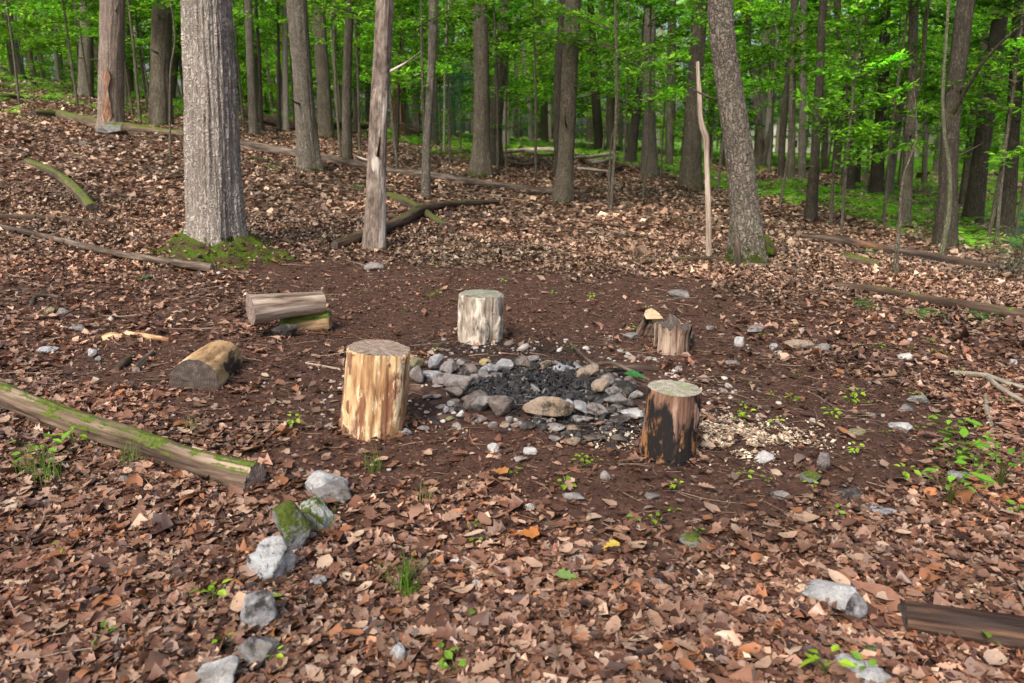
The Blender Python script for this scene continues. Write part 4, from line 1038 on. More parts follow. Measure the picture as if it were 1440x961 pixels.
# ------------------------------------------------------------------ trees
BK = {
 'big': bark("furrowed_grey_bark", (.085, .065, .052), (.34, .29, .25), (.62, .57, .52), scale=26, plw=.5, zs=.10, bd=.025, lichen=(.30, .36, .27), lthr=(.58, .74), moss=.30),
 'grey': bark("grey_bark", (.028, .024, .018), (.135, .118, .094), (.29, .262, .215), scale=26, plw=.55, zs=.14, lichen=(.20, .23, .15), moss=.35),
 'dark': bark("dark_bark", (.014, .012, .009), (.052, .045, .034), (.13, .112, .085), scale=26, zs=.14, moss=.3),
 'brown': bark("brown_grey_bark", (.022, .019, .013), (.108, .092, .066), (.235, .208, .16), scale=26, plw=.55, zs=.13, lichen=(.14, .17, .09), moss=.4),
 'scaly': bark("scaly_lichened_bark", (.020, .016, .012), (.12, .098, .078), (.34, .30, .25), scale=22, zs=.42, plw=.62, lichen=(.22, .27, .18), lthr=(.54, .68), moss=.8, bd=.03),
 'pinkish': bark("pinkish_grey_bark", (.07, .05, .042), (.235, .18, .15), (.42, .355, .31), scale=24, zs=.10, lichen=(.40, .42, .36), lthr=(.62, .75)),
 'patchy': wood("smooth_patchy_bark", [(.36, (.06, .045, .038)), (.5, (.185, .145, .122)), (.64, (.33, .28, .24))], zs=.4, scale=34, bs=.9, bd=.02, big=(.50, .45, .40), bigthr=(.57, .63), bigscale=4, bigz=.3, moss=0),
 'red': bark("red_rotten_bark", (.03, .015, .01), (.16, .055, .025), (.36, .14, .07), scale=20, zs=.2),
 'pale': bark("pale_bark", (.15, .13, .105), (.33, .30, .25), (.52, .48, .42), scale=26, zs=.3),
 'green': bark("greenish_bark", (.05, .055, .03), (.13, .14, .08), (.25, .26, .17), scale=26, zs=.3),
}
def trunk_pts(pts, hext=None, lean=None):
    """pts: (u, v, w) from base upward; depth from the ground at the base; extended above the frame"""
    b = W(pts[0][0], pts[0][1]); rad0 = pts[0][2] * D(b) / F / 2; Y = b[1] + rad0 * .8
    P, R = [], []
    for u, v, wd in pts:
        p = AT(u, v, Y); P.append(p); R.append(wd * D(p) / F / 2)
    zb = ground(P[0][0], Y); P[0][2] = zb - .12
    return np.array(P), np.array(R), Y
def tree(pts, bk, label, nr=28, flare=.25, crown='MID', height=13, cz=6.5, name="tree", group=None, amp=None, seed=0, nl=None, limbs=True, cs=1.0, cat="tree", furrow=None):
    P, R, Y = trunk_pts(pts)
    base = P[0].copy(); base[2] += .12
    d = P[-1] - P[max(-2, -len(P))]; d = d / np.linalg.norm(d); d = d * .5 + np.array([0, 0, .5]); d /= np.linalg.norm(d)
    topz = base[2] + height
    if P[-1][2] < topz and height > 0:
        m = (topz - P[-1][2])
        P = np.vstack([P, P[-1] + d * m * .4 + [.1, 0, 0], P[-1] + d * m]); R = np.r_[R, R[-1] * .8, R[-1] * .35]
    s = np.r_[0, np.cumsum(np.linalg.norm(np.diff(P, axis=0), axis=1))]
    # flare ring near the base
    k0 = R[0]; P = np.vstack([P[0], P[0] + (P[1] - P[0]) * min(.35 / max(s[1], .1), .45), P[1:]]); R = np.r_[R[0] * (1 + flare), R[0] * 1.02, R[1:]]
    T = thing(name, label, cat, base, 0, group)
    nl = nl or int(min(120, 20 + 8 * s[-1]))
    am = amp if amp is not None else k0 * .10
    kk = random.uniform(0, 9)
    def disp(tt, ss, rr, gr):
        lob = np.cos(tt * 5 + kk) * .5 + np.cos(tt * 3 + kk * 2) * .5
        a = (furrow or ridged(8, .7, am, seed + 300, .05))(tt, ss, rr, gr)
        return a + rr * flare * .55 * lob * np.exp(-ss / (.25 + k0))
    V, q, g, _ = tube(P - base, R, nr, nl, disp, seed)
    mk("trunk", V, q, BK[bk], T, attrs={'grain': g})
    tp = P[-1] - base
    if crown:
        pool = {'MID': MID, 'SAP': SAP, 'SAPHI': SAPHI, 'FAR': FAR}[crown]
        cpos = np.array([np.interp(cz, P[:, 2] - base[2], P[:, 0] - base[0]), np.interp(cz, P[:, 2] - base[2], P[:, 1] - base[1]), cz])
        linked("crown", pool[random.randrange(len(pool))], T, cpos, (0, 0, random.random() * 6.28), cs)
        if crown in ('MID', 'FAR') and limbs:
            lv = []
            for j in range(5):
                z = cz + (topz - base[2] - cz) * (j / 6); a = j * 2.4 + seed; o = np.array([np.interp(z, P[:, 2] - base[2], P[:, 0] - base[0]), np.interp(z, P[:, 2] - base[2], P[:, 1] - base[1]), z])
                e = o + np.array([math.cos(a), math.sin(a), .7]) * 2.4 * cs
                v_, q_, g_, _ = tube([o, (o + e) / 2 + [0, 0, -.15], e], [R[-2] * .5, R[-2] * .3, .015], 8, 10); lv.append((v_, q_, g_))
            v_, q_, g_ = merge(lv)
            if False: pass
            for j, (v1, q1, g1) in enumerate(lv): mk("limb", v1, q1, BK[bk], T, attrs={'grain': g1})
    return T, P, R

def furrow_big(tt, ss, rr, gr):
    n = fbm(np.cos(tt) * 9 + .6 * fbm(np.cos(tt) * 2, np.sin(tt) * 2, ss * 2, 4, 2), np.sin(tt) * 9, ss * .9, 77, 3)
    m = fbm(np.cos(tt) * 3.2, np.sin(tt) * 3.2, ss * .5, 78, 2)
    f = fbm(np.cos(tt) * 22, np.sin(tt) * 22, ss * 3.5, 79, 3)
    return .040 * (1 - np.minimum(np.abs(n) * 5, 1.4)) * .5 + .03 * m + .012 * f

Tbig, Pb, Rb = tree([(303, 352, 78), (302, 300, 74), (299, 230, 72), (297, 150, 69), (293, 70, 66), (290, 0, 64)], 'big', "massive grey furrowed tree trunk with a wide mossy foot at left", nr=180, flare=.32, height=14, cz=8, nl=250, furrow=furrow_big, seed=1)
# moss round the foot of the big tree
nb = 90; rg = 40; th = np.linspace(0, 2 * math.pi, nb, endpoint=False); Vm = []; cx_, cy_ = Pb[0][0] + .02, Pb[0][1] - .02
rb0 = Rb[0]
for k in range(rg):
    f = k / (rg - 1); ro = rb0 * (.75 + 1.12 * f * (1 + .16 * np.sin(th * 3 + 1) + .14 * np.sin(th * 7 + 2) + .10 * np.sin(th * 11)) * np.where(np.sin(th) > 0, .7, 1.0))
    x = cx_ + np.cos(th) * ro * 1.1; y = cy_ + np.sin(th) * ro
    z = H(x, y) + .12 * (1 - f) ** 1.5 + .045 * fbm(x * 5, y * 5, 0, 19, 3) * (1 - f) * (1 + .25 * np.sin(th * 2.0 + 1)) + .03 * fbm(np.cos(th) * 2, np.sin(th) * 2, f * 2, 9, 3) + .018 * fbm(x * 12, y * 12, 0, 3, 3) + .012 * (1 - f) - .02 * (f > .97)
    Vm.append(np.stack([x, y, z], -1))
Vm = np.concatenate(Vm); i = np.arange(rg - 1)[:, None] * nb + np.arange(nb)[None]; j = np.arange(rg - 1)[:, None] * nb + (np.arange(nb)[None] + 1) % nb
qm = np.stack([i, j, j + nb, i + nb], -1).reshape(-1, 4)[:, ::-1]
def mossmat(name, bare_col=None):
    m, nt, N, L, P = newmat(name); g = N.new("ShaderNodeNewGeometry").outputs['Position']
    n1 = noise(N, L, g, 9, 6, .7); n2 = noise(N, L, g, 90, 4, .75)
    r1 = ramp(N, [(.3, (.02, .042, .005)), (.5, (.065, .115, .011)), (.7, (.16, .21, .025))]); L.new(n2.outputs[0], r1.inputs[0]); col = r1.outputs[0]
    if bare_col: col = mixc(N, L, mapr(N, L, n1.outputs[0], .47, .56), col, bare_col)
    L.new(col, P.inputs['Base Color']); P.inputs['Roughness'].default_value = .95; P.inputs['Specular IOR Level'].default_value = .1
    bump(N, L, n2.outputs[0], P, 1, .02); return m
M_MOSS = mossmat("moss", (.075, .048, .032))
mo = mk("moss", Vm - np.array(Tbig.location), qm, M_MOSS, Tbig)
# short moss blades on it
r = np.random.default_rng(8); k = r.choice(len(Vm), 9000); P_ = Vm[k] + r.normal(0, .008, (9000, 3)) * [1, 1, .2]
m_ = (fbm(P_[:, 0] * 4, P_[:, 1] * 4, 0, 12, 3) > -.12); P_ = P_[m_]; n = len(P_)
V, Q, A = place([L2], P_[:, 0], P_[:, 1], P_[:, 2], .018 * np.exp(r.normal(0, .3, n)), r.random(n) * 6.28, r.uniform(.5, 1.4, n) * -1, r.normal(0, .3, n), np.array([(.05, .10, .01), (.10, .16, .015), (.17, .22, .02)])[r.integers(0, 3, n)], r)
kind(mk("moss_tufts", V - np.array(Tbig.location), Q, M_FERN, Tbig, attrs={'col': A}, smooth=False), 'stuff')

TR = [  # points, bark, label, kwargs
 ([(5, 97, 20), (6, 50, 17), (8, 0, 17)], 'dark', "dark trunk cut by the left edge of the picture", {}),
 ([(25, 92, 5), (30, 50, 5), (36, 0, 4)], 'dark', "thin dark trunk next to the far left dark tree", {}),
 ([(93, 113, 27), (94, 60, 25), (95, 0, 25)], 'dark', "stout dark trunk far up the slope left of the wounded tree", {}),
 ([(120, 137, 19), (121, 80, 18), (122, 0, 17)], 'grey', "grey trunk just right of the stout dark one up the slope", {}),
 ([(156, 184, 34), (156, 140, 32), (157, 60, 31), (158, 0, 32)], 'pinkish', "pinkish trunk with an orange bark wound standing on the mossy rock", {'nr': 72, 'nl': 110}),
 ([(180, 133, 14), (179, 60, 13), (179, 0, 13)], 'brown', "brown trunk peeping out behind the wounded tree", {}),
 ([(226, 178, 30), (226, 100, 26), (228, 0, 26)], 'brown', "straight brown trunk between the wounded tree and the massive trunk", {'nr': 48}),
 ([(240, 140, 9), (247, 90, 8), (252, 20, 7)], 'brown', "slim leaning trunk showing beside the massive trunk's left side", {}),
 ([(357, 190, 13), (353, 100, 11), (349, 0, 10)], 'grey', "slender grey trunk just right of the massive trunk", {}),
 ([(368, 186, 5), (365, 90, 5), (360, 0, 4)], 'dark', "pole-thin dark trunk right of the slender grey one", {}),
 ([(392, 187, 5), (392, 90, 4), (391, 0, 4)], 'dark', "pole-thin trunk left of the furrowed leaning grey tree", {}),
 ([(436, 241, 31), (429, 160, 27), (424, 90, 26), (417, 0, 27)], 'grey', "furrowed grey tree leaning slightly left beyond the massive trunk", {'nr': 64, 'nl': 110}),
 ([(459, 194, 21), (453, 90, 18), (447, 0, 17)], 'brown', "dark brown trunk behind the furrowed leaning grey tree", {'nr': 36}),
 ([(488, 229, 14), (488, 120, 12), (492, 0, 11)], 'brown', "slim brown trunk left of the patchy grey tree", {}),
 ([(525, 352, 31), (528, 290, 27), (531, 200, 25), (536, 100, 24), (541, 0, 24)], 'patchy', "smooth grey tree with long pale patches left of centre", {'nr': 72, 'nl': 150, 'flare': .15}),
 ([(598, 280, 13), (600, 200, 11), (606, 110, 11), (610, 0, 12)], 'grey', "slender two-toned trunk right of the patchy grey tree", {'flare': .1}),
 ([(608, 205, 17), (608, 130, 15), (609, 20, 14)], 'brown', "trunk standing behind the slender two-toned one", {}),
 ([(676, 249, 30), (677, 200, 23), (677, 100, 21), (675, 0, 19)], 'brown', "straight left stem of the twin trunk at the centre", {'nr': 56, 'nl': 110}),
 ([(692, 232, 22), (698, 160, 18), (706, 80, 18), (712, 0, 19)], 'brown', "dark leaning right stem of the twin trunk at the centre", {'nr': 48, 'nl': 100, 'flare': .1}),
 ([(790, 286, 27), (795, 230, 22), (800, 130, 22), (806, 0, 22)], 'brown', "stout brown tree leaning right at centre right of the twin trunk", {'nr': 64, 'nl': 110}),
 ([(786, 262, 10), (784, 170, 13), (786, 90, 12), (793, 0, 11)], 'dark', "black stem clinging to the left of the stout leaning brown tree", {'flare': .1}),
 ([(829, 200, 9), (829, 100, 9), (830, 0, 8)], 'brown', "far slim trunk right of the stout leaning tree", {}),
 ([(858, 216, 10), (858, 100, 9), (860, 0, 9)], 'brown', "far straight trunk between the stout leaning tree and the grey one", {}),
 ([(914, 249, 24), (913, 180, 17), (913, 80, 16), (916, 0, 16)], 'grey', "grey trunk with a flared foot near the start of the fern bed", {'nr': 40}),
 ([(886, 232, 15), (892, 180, 13), (900, 130, 11), (906, 60, 10)], 'dark', "dark tilted trunk just left of the grey flared-foot tree", {}),
 ([(971, 268, 31), (973, 200, 25), (979, 100, 21), (985, 0, 20)], 'brown', "brown trunk standing right behind the bare pale pole", {'nr': 48, 'nl': 100}),
 ([(1052, 374, 52), (1048, 300, 40), (1040, 220, 38), (1028, 140, 36), (1018, 70, 34), (1013, 0, 34)], 'scaly', "scaly lichened tree leaning left with a mossy foot right of centre", {'nr': 96, 'nl': 190, 'flare': .28, 'amp': .012}),
 ([(1065, 236, 13), (1068, 190, 11), (1060, 110, 9), (1052, 60, 8), (1055, 0, 8)], 'brown', "crooked slim trunk right of the scaly leaning tree", {}),
 ([(1072, 235, 9), (1082, 180, 8), (1086, 80, 7), (1090, 0, 6)], 'brown', "thin trunk rising beside the crooked slim one", {}),
 ([(1099, 250, 9), (1100, 200, 9), (1112, 60, 8), (1118, 0, 8)], 'dark', "first of the three close far trunks behind the fern bed", {}),
 ([(1113, 254, 10), (1114, 150, 9), (1117, 0, 9)], 'brown', "second of the three close far trunks behind the fern bed", {}),
 ([(1128, 256, 11), (1129, 150, 9), (1130, 0, 9)], 'grey', "third and rightmost of the three close far trunks behind the fern bed", {}),
 ([(1140, 310, 16), (1146, 220, 12), (1152, 120, 11), (1158, 0, 10)], 'dark', "dark slim tree standing at the near edge of the fern bed", {'nr': 32}),
 ([(1195, 272, 14), (1194, 180, 11), (1188, 90, 10), (1178, 20, 9)], 'dark', "dark trunk bending left at its top among the ferns", {}),
 ([(1205, 262, 8), (1210, 180, 6), (1215, 60, 5)], 'dark', "very thin dark stem beside the trunk that bends left", {}),
 ([(1232, 273, 18), (1236, 200, 15), (1243, 100, 14), (1246, 0, 13)], 'dark', "dark straight trunk in the middle of the fern bed", {}),
 ([(1248, 274, 11), (1258, 210, 9), (1267, 150, 9), (1280, 60, 7)], 'grey', "grey trunk leaning right beside the dark straight fern bed trunk", {}),
 ([(1272, 318, 16), (1277, 230, 14), (1282, 150, 13), (1284, 60, 12), (1286, 0, 11)], 'brown', "forking brown tree at the near side of the fern bed", {'nr': 32}),
 ([(1330, 347, 29), (1333, 270, 24), (1337, 180, 22), (1347, 90, 22), (1359, 0, 23)], 'dark', "ivy-streaked stout trunk standing in the ferns at right", {'nr': 56, 'nl': 110}),
 ([(1322, 368, 7), (1334, 300, 7), (1335, 240, 6), (1328, 190, 5), (1326, 120, 4)], 'green', "thin snaking green stem in front of the ivy-streaked stout trunk", {'flare': .05}),
 ([(1368, 313, 25), (1378, 230, 21), (1390, 140, 20), (1404, 40, 20), (1409, 0, 20)], 'dark', "black leaning trunk right of the ivy-streaked one", {'nr': 40}),
 ([(1356, 290, 14), (1366, 200, 13), (1378, 110, 12), (1390, 30, 11)], 'brown', "brown leaning trunk half behind the black leaning one", {}),
 ([(1413, 332, 24), (1420, 240, 19), (1427, 140, 17), (1436, 0, 16)], 'dark', "dark trunk nearest the right edge", {'nr': 40}),
 ([(1401, 345, 5), (1409, 250, 4), (1421, 150, 4), (1430, 60, 3)], 'grey', "thin pale stem slanting before the trunk nearest the right edge", {'flare': .05}),
 ([(1258, 388, 8), (1262, 350, 6), (1264, 325, 5), (1270, 250, 3)], 'brown', "small bare sapling stem on the leaves before the fern bed", {'height': 2.2, 'crown': None, 'flare': .15}),
 ([(1168, 318, 5), (1171, 260, 4), (1177, 190, 3)], 'brown', "thin leafy sapling stem left of the trunk that bends left", {'height': 3.4, 'crown': None}),
 ([(747, 202, 7), (744, 140, 7), (737, 80, 6), (728, 10, 5)], 'pale', "thin pale trunk leaning left in the far centre", {}),
 ([(727, 197, 6), (726, 120, 6), (724, 0, 5)], 'brown', "thin brown trunk beside the pale leaning one in the far centre", {}),
 ([(239, 232, 3), (239, 190, 3), (240, 100, 3)], 'brown', "hair-thin sapling stem left of the massive trunk", {'height': 3, 'crown': None}),
 ([(558, 216, 4), (560, 150, 4), (563, 60, 3)], 'dark', "hair-thin dark stem right of the patchy grey tree", {'crown': None}),
 ([(856, 290, 3), (857, 240, 3), (861, 190, 2)], 'brown', "hair-thin sapling on open leaves right of the stout leaning tree", {'height': 2.2, 'crown': None}),
 ([(624, 214, 3), (625, 150, 3), (626, 80, 3)], 'pale', "hair-thin pale stem before the little pine", {'crown': None}),
 ([(100, 80, 8), (104, 40, 7), (106, 0, 6)], 'grey', "faint far trunk behind the stout dark one on the left", {}),
 ([(275 + 55, 150, 8), (331, 60, 8), (330, 0, 7)], 'brown', "far trunk close to the massive trunk's right edge", {}),
 ([(402, 186, 9), (401, 100, 8), (400, 0, 8)], 'pale', "far pale trunk behind the furrowed leaning grey tree", {}),
 ([(500, 185, 9), (502, 100, 8), (503, 0, 7)], 'brown', "far trunk between the slim brown and the patchy grey tree", {}),
 ([(585, 190, 11), (584, 100, 10), (584, 0, 9)], 'grey', "far grey trunk behind the red rotten snag", {}),
 ([(1300, 262, 7), (1302, 160, 6), (1300, 50, 6)], 'brown', "far slim trunk between the forking tree and the ivy-streaked trunk", {}),
 ([(1160, 240, 8), (1161, 150, 7), (1163, 40, 7)], 'brown', "far trunk behind the dark slim tree", {}),
 ([(942, 232, 9), (942, 120, 8), (944, 0, 8)], 'brown', "far trunk between the grey flared-foot tree and the bare pole", {}),
]
for k, (pts, bk, lab, kw) in enumerate(TR):
    b = W(pts[0][0], pts[0][1]); small = pts[0][2] < 7
    kw = dict(kw); kw.setdefault('crown', 'SAPHI' if small else 'MID'); kw.setdefault('height', 7 if small else 13)
    kw.setdefault('cz', 1.2 if small else max(7.0, 3.6 + .155 * b[1])); kw.setdefault('cs', .8 if small else .5); kw.setdefault('nr', 20)
    T, P, R = tree(pts, bk, lab, seed=k + 10, name="tree" if pts[0][2] >= 7 else "sapling", cat="tree" if pts[0][2] >= 7 else "sapling", **kw)
    if 'orange bark wound' in lab:
        base = np.array(T.location); m, nt_, N, L, Pb_ = newmat("bark_wound"); a = attr(N, 'grain'); mp = N.new("ShaderNodeMapping"); mp.inputs['Scale'].default_value = (1, 1, .2); L.new(a.outputs['Vector'], mp.inputs[0])
        nn = noise(N, L, mp.outputs[0], 24, 6, .7); rp = ramp(N, [(.36, (.05, .022, .014)), (.5, (.20, .095, .055)), (.60, (.36, .27, .21)), (.68, (.58, .54, .50))]); L.new(nn.outputs[0], rp.inputs[0]); L.new(rp.outputs[0], Pb_.inputs['Base Color']); Pb_.inputs['Roughness'].default_value = .9; bump(N, L, nn.outputs[0], Pb_, .8, .01)
        ks = 40; tt = np.linspace(-1, 1, 24); Vw = []; G = []
        for i2 in range(ks):
            f = i2 / (ks - 1); wv = math.sin(math.pi * f) ** .5 * (.34 + .14 * math.sin(f * 8)) + .10 * float(fbm(f * 6, 3.3, 0, 8, 3)) * 2; c = AT(157, 178 - 80 * f, P[0][1]); Rr = R[0] * .5 + 16 * D(c) / F * .5
            for t_ in tt:
                an = -math.pi / 2 + .1 + t_ * wv; rr_ = Rr * (1.035 - .0 * abs(t_)) + .004 - .03 * (abs(t_) > .95)
                Vw.append(np.array([c[0] + math.cos(an) * rr_, c[1] + math.sin(an) * rr_, c[2]]) - base); G.append((t_ * .15, 0, f))
        i3 = np.arange(ks - 1)[:, None] * 24 + np.arange(23)[None]; qq = np.stack([i3, i3 + 1, i3 + 25, i3 + 24], -1).reshape(-1, 4)
        mk("bark_wound", np.array(Vw), qq, m, T, attrs={'grain': np.array(G)})
    if pts[0][2] >= 13:
        rs = np.random.default_rng(k + 700); base = np.array(T.location)
        for j in range(int(rs.integers(1, 4))):
            u_v = rs.uniform(.1, .95); v_ = pts[-1][1] + (pts[0][1] - pts[-1][1]) * (1 - u_v) * .8; ui = np.interp(v_, [q_[1] for q_ in pts[::-1]], [q_[0] for q_ in pts[::-1]])
            c = AT(ui, v_, P[0][1]); a = rs.uniform(2.6, 6.8); Rr = np.interp(v_, [q_[1] for q_ in pts[::-1]], [q_[2] for q_ in pts[::-1]]) * D(c) / F / 2; dd = np.array([math.cos(a), math.sin(a), rs.uniform(-.2, .6)]); L_ = rs.uniform(.08, .42)
            V_, q_, g_, _ = tube(np.array([c + dd * Rr * .6, c + dd * (Rr + L_ * .5) + [0, 0, -.05 * L_], c + dd * (Rr + L_)]) - base, [.012 + Rr * .07, .008 + Rr * .045, .005], 8, 9); mk("branch_stub", V_, q_, BK['dark' if j % 2 else bk], T, attrs={'grain': g_})
    if 'forking brown' in lab:
        Y = P[0][1]; base = np.array(T.location); V_, q_, g_, _ = tube(np.array([AT(1282, 150, Y), AT(1291, 125, Y), AT(1298, 85, Y), AT(1302, 30, Y), AT(1310, -20, Y)]) - base, [.05, .045, .04, .035, .02], 12, 24); mk("limb", V_, q_, BK['brown'], T, attrs={'grain': g_})
    if 'ivy-streaked' in lab:
        Y = P[0][1]; base = np.array(T.location)
        for pp in ([(1340, 160), (1362, 120), (1385, 85), (1425, 45), (1470, 20)],):
            V_, q_, g_, _ = tube(np.array([AT(u, v, Y - .25 * kk_) for kk_, (u, v) in enumerate(pp)]) - base, np.linspace(.032, .008, len(pp)), 10, 20); mk("limb", V_, q_, BK['dark'], T, attrs={'grain': g_})

# standing dead pale pole, red snag
P, R, Y = trunk_pts([(998, 362, 8.5), (996, 290, 8), (994, 230, 7), (993, 195, 9), (988, 180, 9), (985, 165, 6.5), (984, 140, 7), (982, 110, 5.5), (981, 87, 5)])
log_thing("dead_sapling", "bare pale dead pole standing with a kink, no bark or leaves", "dead tree", P, R, M_PALE, M_PALE, 16, 80, ridged(3, 3, .004, 5, .1), (False, True))
P, R, Y = trunk_pts([(560, 185, 18), (561, 150, 18), (563, 110, 16), (566, 75, 12)])
P[-1][2] = AT(566, 72, Y)[2]
o = log_thing("snag", "broken red rotten snag standing right of the patchy grey tree", "dead tree", P, R, BK['red'], BK['red'], 28, 50, ridged(4, 1, .05, 6, .2), (False, True))

P, R, Y = trunk_pts([(1038, 376, 12), (1037, 350, 9), (1035, 330, 4)])
log_thing("dead_stub", "short broken dead stub at the left foot of the scaly leaning tree", "dead tree", P, R, M_BRANCH, M_BRANCH, 14, 20, None, (False, True))
# moss at foot of the leaning tree
tag(put_rock("moss_cushion", 1077, 350, 46, 40, 'moss', None, sub=4, sink=.2, sharp=.5), "dark green moss cushion at the right foot of the scaly leaning tree", "moss").data.materials[0] = M_MOSS
tag(put_rock("moss_cushion", 572, 832, 44, 34, 'moss', None, sub=4, sink=.35, sharp=.5), "round moss cushion with grass blades near the bottom centre", "moss").data.materials[0] = M_MOSS

# far trees and understory, each its own object
r = np.random.default_rng(12); FARBK = ['brown', 'grey', 'dark', 'brown', 'pale', 'grey']
tm = []
for k in range(6):
    Rb_ = .15 + .02 * k; P = [(0, 0, -.3), (.05 * k - .1, 0, 3), (.15 - .08 * k, .1, 7), (.3 - .1 * k, 0, 12), (.2, 0, 17)]
    V, q, g, _ = tube(P, [Rb_ * 1.35, Rb_, Rb_ * .9, Rb_ * .7, Rb_ * .3], 14, 34, ridged(4, .6, .012, k + 50, .08)); o = mk("trunk", V, q, BK[FARBK[k]], attrs={'grain': g}); tm.append(o.data); bpy.data.objects.remove(o)
taken = []
def free(x, y, dmin):
    for a, b in taken:
        if (a - x) ** 2 + (b - y) ** 2 < dmin ** 2: return False
    taken.append((x, y)); return True
cnt = 0
while cnt < 78:
    y = r.uniform(30, 74); x = r.uniform(-.74, .74) * (y + 3)
    if not free(x, y, 1.8): continue
    z = ground(x, y); k = int(r.integers(0, 6)); T = thing("tree", "slender trunk among the many indistinct trees deep in the woods", "tree", (x, y, z), r.random() * 6.28, "indistinct trees deep in the woods")
    T.rotation_euler.x = r.normal(0, .04); T.rotation_euler.y = r.normal(0, .04)
    sx_ = r.uniform(.45, .85); linked("trunk", tm[k], T, sca=(sx_, sx_, 1)); 
    linked("crown", FAR[int(r.integers(0, 3))], T, (0, 0, r.uniform(1.2, 5.5)), (0, 0, r.random() * 6.28), (r.uniform(.8, 1.15),) * 3); cnt += 1
cnt = 0
while cnt < 100:      # wall of trees closing the view
    y = r.uniform(72, 108); x = r.uniform(-.76, .76) * (y + 5)
    if lawn(x, y) > .5 and r.random() < .35 and abs(x / y - .36) < .14: continue
    if not free(x, y, 2.4): continue
    z = ground(x, y); T = thing("tree", "leafy tree in the closed green wall at the back of the woods", "tree", (x, y, z), r.random() * 6.28, "trees of the green wall behind the woods")
    linked("trunk", tm[int(r.integers(0, 6))], T, sca=1.2); linked("crown", FAR[int(r.integers(0, 3))], T, (0, 0, r.uniform(-.5, 2.5)), (0, 0, r.random() * 6.28), (r.uniform(1.2, 1.6),) * 3); cnt += 1

sm = []
for k in range(3):
    V, q, g, _ = tube([(0, 0, -.2), (.05 * k, .05, 2), (.1 - .1 * k, 0, 4.2), (0, 0, 6.3)], [.032, .026, .018, .006], 8, 20); o = mk("trunk", V, q, BK['brown'], attrs={'grain': g}); sm.append(o.data); bpy.data.objects.remove(o)
cnt = 0
while cnt < 105:
    y = r.uniform(17, 46); x = r.uniform(-.72, .72) * (y + 2)
    if not free(x, y, 1.5): continue
    if y < 24 and x < -2 and r.random() < .6: continue
    z = ground(x, y); T = thing("sapling", "leafy young understory tree in the green layer between the trunks", "sapling", (x, y, z), r.random() * 6.28, "young understory trees between the trunks")
    hi = r.random() < (.85 if y < 28 else .5)
    s = r.uniform(.8, 1.25)
    linked("trunk", sm[int(r.integers(0, 3))], T, sca=s); linked("crown", (SAPHI if hi else SAP)[int(r.integers(0, 3))], T, (0, 0, 0), (0, 0, r.random() * 6.28), s); cnt += 1
def place_labels(objs, start):
    marks = [(p[0][0], p[0][1], l) for p, b_, l, k_ in TR if p[0][2] >= 12] + [(303, 352, "massive furrowed trunk with the mossy foot")]
    by = {}
    for o in objs:
        u, v = PIX(o.location.x, o.location.y, o.location.z)
        mu, mv, ml = min(marks, key=lambda m: abs(m[0] - u)); sd = 'right' if u > mu else 'left'
        by.setdefault((ml, sd), []).append(o)
    ordn = ['nearest', 'second nearest', 'third nearest', 'fourth nearest', 'fifth nearest', 'sixth nearest', 'seventh nearest', 'eighth nearest', 'ninth nearest', 'tenth nearest', 'eleventh nearest', 'twelfth nearest', 'thirteenth nearest', 'fourteenth nearest', 'fifteenth nearest', 'sixteenth nearest', 'farthest']
    for (ml, sd), l in by.items():
        l.sort(key=lambda o: o.location.y)
        sh = ' '.join(ml.split()[:6]).replace(' and', '').replace(' with', '')
        for i_, o in enumerate(l): o['label'] = (start + ', ' + ordn[min(i_, 16)] + ' just ' + sd + ' of the ' + sh)
SAPS = [o for o in COL.objects if o.get('group') == "young understory trees between the trunks"]
place_labels(SAPS, "leafy young tree")
place_labels([o for o in COL.objects if o.get('group') == "indistinct trees deep in the woods"], "slender far trunk")
place_labels([o for o in COL.objects if o.get('group') == "trees of the green wall behind the woods"], "back wall tree")
# nearer layered sprays that hang into the frame
NEAR = [(330, 12.5, 1.0, "right behind the massive trunk"), (600, 14.5, 1.0, "behind the patchy grey tree"), (560, 18, 1.15, "beside the red rotten snag"), (860, 14.0, 1.0, "in front of the far straight trunks at centre"), (905, 16, .9, "before the grey flared-foot tree"), (1010, 18, 1.0, "behind the scaly leaning tree"),
        (1190, 12.8, .80, "at the near edge of the fern bed"), (1250, 14.5, 1.0, "before the dark straight fern bed trunk"), (1400, 12.5, .95, "by the black leaning trunk"), (1440, 14.0, 1.0, "at the right edge"), (40, 21, 1.05, "by the far left dark tree"), (120, 23, 1.1, "before the stout dark trunk"), (700, 20, 1.1, "behind the twin trunk"), (1330, 17, 1.1, "behind the ivy-streaked trunk"), (1100, 16.5, 1.0, "before the three close far trunks"), (480, 19, 1.1, "behind the slim brown trunk")]
for k, (u, y, s, t) in enumerate(NEAR):
    x = (u - 720) / F * (y * CP + .8 * SP); z = ground(x, y)
    T = thing("sapling", "young tree with flat leaf layers standing " + t, "sapling", (x, y, z), k * 1.3, "young trees with flat leaf layers")
    linked("trunk", sm[k % 3], T, sca=s); linked("crown", (SAP if k in (6, 8, 13) else SAPHI)[k % 3], T, (0, 0, 0 if y > 13.5 else .3), (0, 0, k * 2.1), s)

